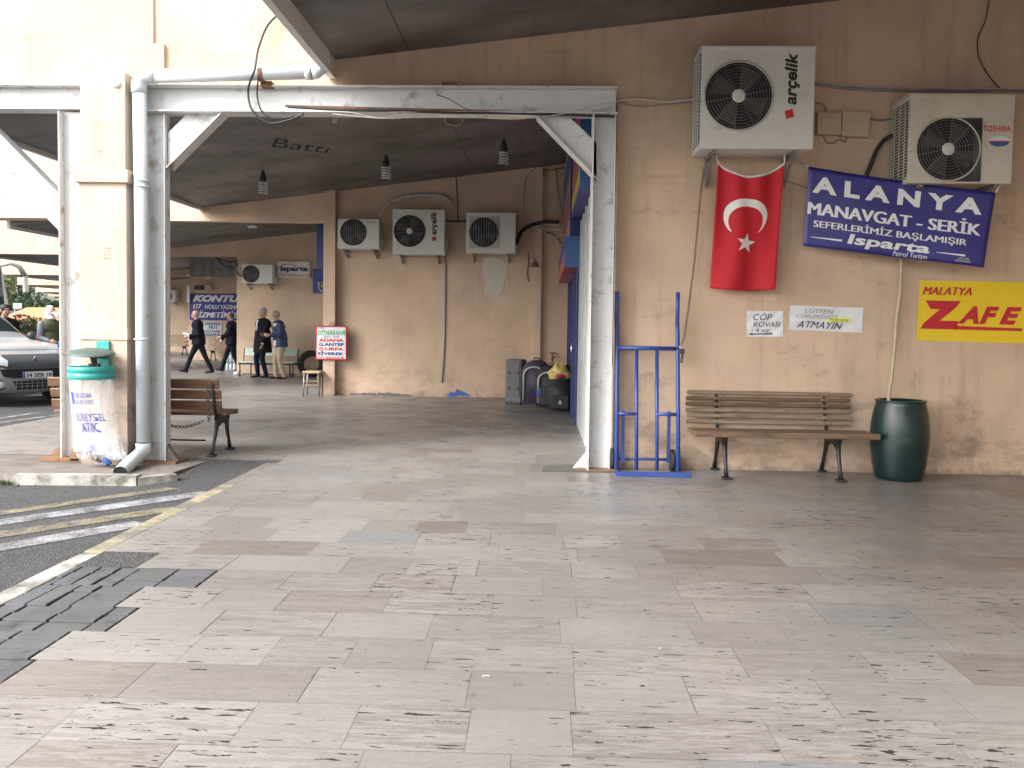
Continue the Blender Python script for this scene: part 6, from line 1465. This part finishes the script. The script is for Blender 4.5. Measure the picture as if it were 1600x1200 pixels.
# ================================================================== THE SILVER VAN
VY, VR = 14.55, rad(62)
nose = P(57, 590, VY)
van = thing('van', 'silver compact van with dark grille and round fog lamps, nose toward the column', 'van', (nose.x, VY, RZ), VR)
st = [(-.02, .50, .27, .60, .66, .70), (.03, .68, .23, .62, .74, .80), (.14, .80, .22, .66, .84, .90), (.42, .87, .22, .72, .98, 1.02), (.80, .89, .26, .78, 1.06, 1.10), (1.50, .90, .26, .80, 1.09, 1.13), (1.62, .90, .26, .80, 1.10, 1.20), (2.30, .90, .26, .80, 1.12, 1.74), (2.9, .90, .26, .80, 1.13, 1.82), (3.7, .90, .26, .80, 1.13, 1.81), (4.05, .88, .28, .80, 1.10, 1.66), (4.18, .80, .34, .78, 1.06, 1.3)]
mb = MB(); bm = mb.bm; rings = []
for y, w, b, zm, zs, zt in st:
    cab = zt > 1.2
    tw = w * (.80 if cab else .86)
    half = [(w * .80, b), (w * .97, b + .10), (w, zm), (w * .985, zs), (w * .95 if cab else w * .93, zs + (zt - zs) * .12 if cab else zs + (zt - zs) * .35), (tw, zt - .05 if cab else zt - .012), (tw * .6, zt - .006), (0, zt)]
    pts = [(x, z) for x, z in half] + [(-x, z) for x, z in half[-2::-1]]
    rings.append([bm.verts.new((x, y, z)) for x, z in pts])
n = len(rings[0]); kc, kg = mb.mi('car_silver'), mb.mi('glass_dark')
for r, (A, B) in enumerate(zip(rings, rings[1:])):
    for i in range(n - 1):
        f = bm.faces.new((A[i], A[i + 1], B[i + 1], B[i])); f.smooth = True
        f.material_index = kg if (r == 6 and 4 <= i <= 9) or (r in (7, 8) and i in (4, 9)) else kc
    f = bm.faces.new((A[n - 1], A[0], B[0], B[n - 1])); f.material_index = kc
bm.faces.new(rings[0][::-1]).material_index = kc; bm.faces.new(rings[-1]).material_index = kc
body = mb.build('body', van); sd = body.modifiers.new('s', 'SUBSURF'); sd.levels = 2; sd.render_levels = 2
me = bpy.data.meshes.new_from_object(body.evaluated_get(bpy.context.evaluated_depsgraph_get())); body.modifiers.clear(); body.data = me
for p_ in me.polygons: p_.use_smooth = True
bv = BVHTree.FromPolygons([v.co for v in me.vertices], [p_.vertices for p_ in me.polygons])
def onvan(x, z, off=.006):
    r = bv.ray_cast(Vector((x, -2, z)), Vector((0, 1, 0)))
    return (r[0] + Vector((0, -off, 0))) if r[0] else Vector((x, .5, z))
def vpatch(name, poly, m, off=.006, parent=van, cut=.05):
    o = flat(parent, outline_bm([poly]), None, m, lambda x, z: onvan(x, z, off), cut, name, None, False)
    for p_ in o.data.polygons: p_.use_smooth = True
    return o
vpatch('front_mask', [(-.50, .90), (.50, .90), (.64, .70), (.50, .66), (-.50, .66), (-.64, .70)], 'car_grey', .006)
vpatch('grille', [(-.62, .655), (.62, .655), (.56, .53), (.40, .50), (-.40, .50), (-.56, .53)], 'darker', .007)
o = vpatch('bumper', [(-.80, .52), (-.56, .50), (-.40, .485), (.40, .485), (.56, .50), (.80, .52), (.84, .24), (-.84, .24)], 'car_bumper', .010)
vpatch('lower_intake', [(-.42, .45), (.42, .45), (.34, .30), (-.34, .30)], 'darker', .014)
for k in range(9): x = -.36 + .09 * k; vpatch('intake_bar', [(x - .006, .45), (x + .006, .45), (x + .006, .30), (x - .006, .30)], 'car_bumper', .018)
for z in (.40, .35): vpatch('intake_bar', [(-.39, z), (.39, z), (.39, z + .010), (-.39, z + .010)], 'car_bumper', .019)
for s in (-1, 1):
    hl = vpatch('headlight', [(s * .50, .70), (s * .78, .78), (s * .82, .92), (s * .76, 1.0), (s * .60, .92), (s * .47, .80)], 'headlight', .010)
    c = onvan(s * .66, .84, .016); mb = MB(); mb.ball(c, (.06, .015, .05), 'chrome', 12); mb.build('lamp_bowl', hl)
    c = onvan(s * .60, .395, .014); mb = MB(); mb.lathe([(.085, .01), (.088, -.004), (.06, -.006)], 'car_grey', 20, c, 'Y'); mb.lathe([(.058, -.004), (.052, -.012), (.01, -.016)], 'headlight', 20, c, 'Y'); mb.build('fog_lamp', van)
    mb = MB(); mb.ball((s * 1.02, 1.85, 1.16), (.09, .07, .11), 'car_grey', 12); mb.capsule((s * .88, 1.88, 1.10), (s * .98, 1.86, 1.12), .02, .02, 'car_grey', 8); mb.build('wing_mirror', van)
    for y in (.80, 3.45):
        mb = MB(); mb.lathe([(.20, -.10), (.28, -.10), (.315, -.07), (.32, 0), (.315, .07), (.28, .10), (.20, .10)], 'rubber', 28, (s * .82, y, .315), 'X'); w_ = mb.build('wheel', van)
        mb = MB(); mb.lathe([(.21, .06 * s), (.20, .085 * s), (.05, .07 * s), (.01, .075 * s)], 'chrome', 24, (s * .82, y, .315), 'X'); o = mb.build('rim', w_)
        mb = MB(); mb.prism([(s * .898, y + .37 * math.cos(q), .315 + .37 * math.sin(q)) for q in [PI * k / 16 for k in range(17)]], (s * .006, 0, 0), 'darker'); mb.build('wheel_arch', van)
    mb = MB(); mb.box((s * .912, 1.95, .85), (.012, .16, .03), 'car_grey', None, .006); mb.build('door_handle', van)
    mb = MB(); mb.box((s * .914, 2.3, .55), (.014, 2.0, .07), 'car_grey', None, .006); mb.build('side_strip', van)
q = onvan(0, .80, .012); mb = MB(); r_ = .065
mb.prism([(q.x, q.y, q.z + r_), (q.x + r_ * .62, q.y, q.z), (q.x, q.y, q.z - r_), (q.x - r_ * .62, q.y, q.z)], (0, .012, 0), 'chrome'); mb.prism([(q.x, q.y - .003, q.z + r_ * .45), (q.x + r_ * .25, q.y - .003, q.z), (q.x, q.y - .003, q.z - r_ * .45), (q.x - r_ * .25, q.y - .003, q.z)], (0, .004, 0), 'car_grey'); mb.build('logo', van)
q = onvan(0, .50, .03); pl = MB(); pl.box((0, q.y, .545), (.52, .014, .115), 'paper', None, .004); pl.box((-.245, q.y - .002, .545), (.03, .014, .11), 'sign_blue'); po = pl.build('number_plate', van)
lettering(po, '34 SEB 18', (-.21, .24, .51, .58), 'letter_black', front(q.y - .0095), .02)
vpatch('bonnet_seam', [(-.78, .965), (.78, .965), (.78, .973), (-.78, .973)], 'dark', .004)

# ================================================================== THE COACH BEHIND IT
bx = P(13, 460, 21.5).x
t = thing('coach', 'dark glazed coach front with drooping mirror arms, at the left edge', 'coach', (bx - 1.25 * math.cos(.95), 21.5 - 1.25 * math.sin(.95), RZ), .95)
mb = MB(); out = []
for z, y in ((.35, .0), (1.0, -.04), (1.9, 0), (2.9, .22), (3.3, .45), (3.45, .8)): out.append((y, z))
mb.prism([(-1.25, y, z) for y, z in out] + [(-1.25, 9.0, 3.45), (-1.25, 9.0, .35)], (2.5, 0, 0), 'case')
bmesh.ops.bevel(mb.bm, geom=[e for e in mb.bm.edges if abs(e.verts[0].co.x - e.verts[1].co.x) < 1e-6], offset=.16, segments=3, affect='EDGES'); mb._set(mb.bm.faces[:], 'case', True); mb.build('body', t)
mb = MB()
for (y0, z0), (y1, z1) in zip(out[1:-1], out[2:]): mb.quad([(-1.15, y0 - .012, z0), (1.15, y0 - .012, z0), (1.15, y1 - .012, z1), (-1.15, y1 - .012, z1)], 'glass_dark', True)
mb.build('windscreen', t)
mb = MB(); mb.span((1.252, 1.0, 1.75), (1.258, 8.8, 3.0), 'glass_dark'); mb.build('side_window', t)
for s in (-1, 1):
    mb = MB(); mb.tube([(s * 1.05, -.0, 2.86), (s * 1.25, -.18, 2.93), (s * 1.42, -.25, 2.85), (s * 1.55, -.25, 2.62)], [.04, .05, .06, .07], 'grey_plastic', 10); arm = mb.build('mirror_arm', t)
    mb = MB(); mb.box((s * 1.56, -.25, 2.42), (.12, .10, .44), 'case', Matrix.Rotation(s * -.06, 3, 'Y'), .03); o = mb.build('mirror', arm)
    mb = MB(); mb.ball((s * .9, -.05, .75), (.2, .05, .12), 'headlight', 12); mb.build('headlight', t)
    for y in (2.2, 7.2): mb = MB(); mb.lathe([(.3, -.14), (.48, -.14), (.50, 0), (.48, .14), (.3, .14)], 'rubber', 24, (s * 1.12, y, .50), 'X'); mb.build('wheel', t)
mb = MB(); mb.span((-1.1, -.06, .45), (1.1, -.045, .62), 'dark'); mb.build('bumper', t)

# ================================================================== BACKGROUND ON THE LEFT
t = thing('kiosk', 'pale blue kiosk with low orange roof, beyond the van', 'kiosk', (P(50, 500, 46).x, 48, RZ))
xa, xb = P(9, 500, 46).x - t.location.x, P(92, 500, 46).x - t.location.x; zt_, ze_ = P(50, 484, 46).z - RZ, P(50, 499, 46).z - RZ
mb = MB(); mb.span((xa, -1.6, 0), (xb, 2.5, ze_), 'kiosk_wall'); mb.build('wall', t)
mb = MB(); mb.prism([(xa - .3, -2.0, ze_), (xb + .3, -2.0, ze_), (xb - .1, -.2, zt_ + .1), (xa + .1, -.2, zt_ + .1)], (0, 0, .06), 'orange_roof'); mb.prism([(xa - .3, 2.8, ze_), (xb + .3, 2.8, ze_), (xb - .1, -.2, zt_ + .1), (xa + .1, -.2, zt_ + .1)], (0, 0, .06), 'orange_roof'); mb.span((xa - .3, -2.06, ze_ - .22), (xb + .3, -2.0, ze_ + .05), 'orange_roof'); mb.build('roof', t)
for k in range(3): mb = MB(); x = xa + .4 + k * (xb - xa - .8) / 3; mb.span((x, -1.64, .7), (x + .6, -1.605, 1.35), 'glass_dark'); mb.build('window', t)
a, b = P(21, 474, 40), P(34, 482, 40)
t = thing('white_sign', 'small white sign with pink print above the orange roof', 'sign', ((a.x + b.x) / 2, 40, RZ))
mb = MB(); mb.box((0, 0, (a.z + b.z) / 2 - RZ), (b.x - a.x, .06, a.z - b.z), 'paper', None, .01); bo = mb.build('board', t)
for s in (-1, 1): mb = MB(); mb.tube([(s * (b.x - a.x) * .4, .05, 0), (s * (b.x - a.x) * .4, .05, b.z - RZ)], .03, 'grey_plastic', 6); mb.build('post', t)
mb = MB(); w = b.x - a.x
for k in range(4): mb.box((-w * .26 + k * w * .16, -.034, (a.z + b.z) / 2 - RZ), (w * .10, .006, (a.z - b.z) * .35), 'sign_pink')
mb.build('faded_print', bo).parent = bo
def foliage(mb, c, r, n, s, m, rnd):
    for k in range(n):
        u = Vector((rnd.gauss(0, 1), rnd.gauss(0, 1), rnd.gauss(0, 1))).normalized() * (rnd.random() ** .4)
        p = c + Vector((u.x * r[0], u.y * r[1], u.z * r[2])); a = Vector((rnd.gauss(0, 1), rnd.gauss(0, 1), rnd.gauss(0, 1))).normalized(); b = a.orthogonal().normalized(); q = s * rnd.uniform(.6, 1.4)
        mb.quad([p - a * q, p + b * q * .5, p + a * q, p - b * q * .5], m)
def tree(label, x, y, h, r, m, seed, n=900, s=.16, name='tree', group='trees beyond the road'):
    rnd = random.Random(seed); t = thing(name, label, 'tree' if name == 'tree' else 'plant', (x, y, RZ), 0, group)
    mb = MB(); mb.tube([(0, 0, 0), (.05 * h * .2, 0, h * .3), (0, .05, h * .6), (.04, 0, h * .85)], [h * .03, h * .022, h * .014, h * .005], 'bark', 8)
    for k in range(7): a = rnd.uniform(0, 6.3); z = h * rnd.uniform(.35, .7); mb.tube([(0, 0, z), (r * .45 * math.cos(a), r * .45 * math.sin(a), z + h * .12), (r * .8 * math.cos(a), r * .8 * math.sin(a), z + h * .2)], [h * .01, h * .006, h * .003], 'bark', 5)
    mb.build('trunk', t)
    mb = MB()
    for k in range(11):
        a = rnd.uniform(0, 6.3); q = r * rnd.uniform(.1, .75); c = Vector((q * math.cos(a), q * math.sin(a), h * rnd.uniform(.48, .93))); rr = r * rnd.uniform(.25, .5)
        foliage(mb, c, (rr, rr, rr * .75), n // 11, s, m, rnd)
    mb.build('crown', t, fixn=False); return t
tree('dark green tree right behind the coach mirror', P(12, 470, 62).x, 62, 4.9, 2.4, 'leaf', 1)
tree('paler tree left of the white sign, partly behind the coach', P(-6, 470, 56).x, 56, 5.4, 2.2, 'leaf_olive', 2)
tree('dark round tree above the pale hood', P(76, 482, 54).x, 54, 2.9, 1.0, 'leaf', 3)
tree('tall dark tree far off beyond the kiosk roof', P(36, 470, 90).x, 90, 5.0, 2.6, 'leaf', 4)
for i, (px, py, d, lb) in enumerate(((36, 509, 26, 'round olive shrub in a terracotta tub, behind the van bonnet'), (63, 514, 27, 'smaller olive shrub left of the hooded person'))):
    c = P(px, py, d); t = thing('potted_shrub', lb, 'plant', (c.x, d, RZ), 0, 'shrubs in tubs by the road'); rnd = random.Random(i + 30)
    mb = MB(); mb.lathe([(.20, 0), (.28, .42), (.31, .44), (.31, .50), (.26, .50)], 'terracotta', 20); mb.build('tub', t)
    mb = MB(); mb.tube([(0, 0, .45), (.02, 0, .8), (0, 0, 1.1)], [.03, .025, .015], 'bark', 6); mb.build('stem', t)
    mb = MB(); foliage(mb, Vector((0, 0, c.z - RZ)), (.45 - .1 * i, .45, .36), 420, .06, 'leaf_olive', rnd); mb.build('foliage', t, fixn=False)
c = P(40, 522, 24); t = thing('traffic_cone', 'red and white cone among the tubs behind the van', 'cone', (c.x, 24, RZ))
mb = MB(); mb.box((0, 0, .02), (.42, .42, .04), 'red_plastic', None, .01); mb.lathe([(.17, .04), (.10, .55), (.04, 1.05), (.03, 1.08)], 'red_plastic', 20); mb.build('cone', t)
mb = MB(); mb.lathe([(.141, .30), (.103, .56)], 'paper', 20, cap=False); mb.build('reflective_band', t)
c = P(49, 531, 22); t = thing('plastic_crate', 'bright red plastic crate seen over the van bonnet', 'crate', (c.x, 22, RZ))
mb = MB(); zc = c.z - RZ
mb.span((-.24, -.2, 0), (.24, .2, zc - .16), 'grey_plastic', .01); mb.build('stand', t)
mb = MB()
for x0, x1, y0, y1 in ((-.26, .26, -.2, -.18), (-.26, .26, .18, .2), (-.26, -.24, -.18, .18), (.24, .26, -.18, .18)): mb.span((x0, y0, zc - .155), (x1, y1, zc + .12), 'red_plastic')
mb.span((-.24, -.18, zc - .155), (.24, .18, zc - .14), 'red_plastic'); mb.build('tray', t)
# blue trolleys parked beside the post
for i, (px, d, lb) in enumerate(((83, 15.6, 'blue porter trolley just left of the white post'), (91, 16.4, 'second blue porter trolley, half hidden by the white post'))):
    x = P(px, 560, d).x; t = thing('porter_trolley', lb, 'trolley', (x, d, 0), -1.40, 'blue porter trolleys'); zt = P(px, 489, d).z
    for s in (-1, 1):
        mb = MB(); mb.tube([(s * .24, -.10, .12), (s * .24, .12, .75), (s * .24, .26, 1.2), (s * .22, .22, zt * .93), (s * .22, .10, zt)], .02, 'truck_blue', 8); mb.build('upright', t)
        mb = MB(); mb.lathe([(.05, -.02), (.10, -.02), (.11, 0), (.10, .02), (.05, .02)], 'rubber', 18, (s * .29, .02, .11), 'X'); mb.build('wheel', t)
        mb = MB(); mb.tube([(s * .22, .205, zt * .94), (s * .22, .095, zt + .01)], .026, 'case', 8); mb.build('grip', t)
    for z, y in ((.30, -.04), (.75, .12), (1.15, .24)): mb = MB(); mb.tube([(-.24, y, z), (.24, y, z)], .018, 'truck_blue', 8); mb.build('crossbar', t)
    mb = MB(); mb.span((-.27, -.42, .02), (.27, -.08, .035), 'truck_blue'); mb.build('toe_plate', t)
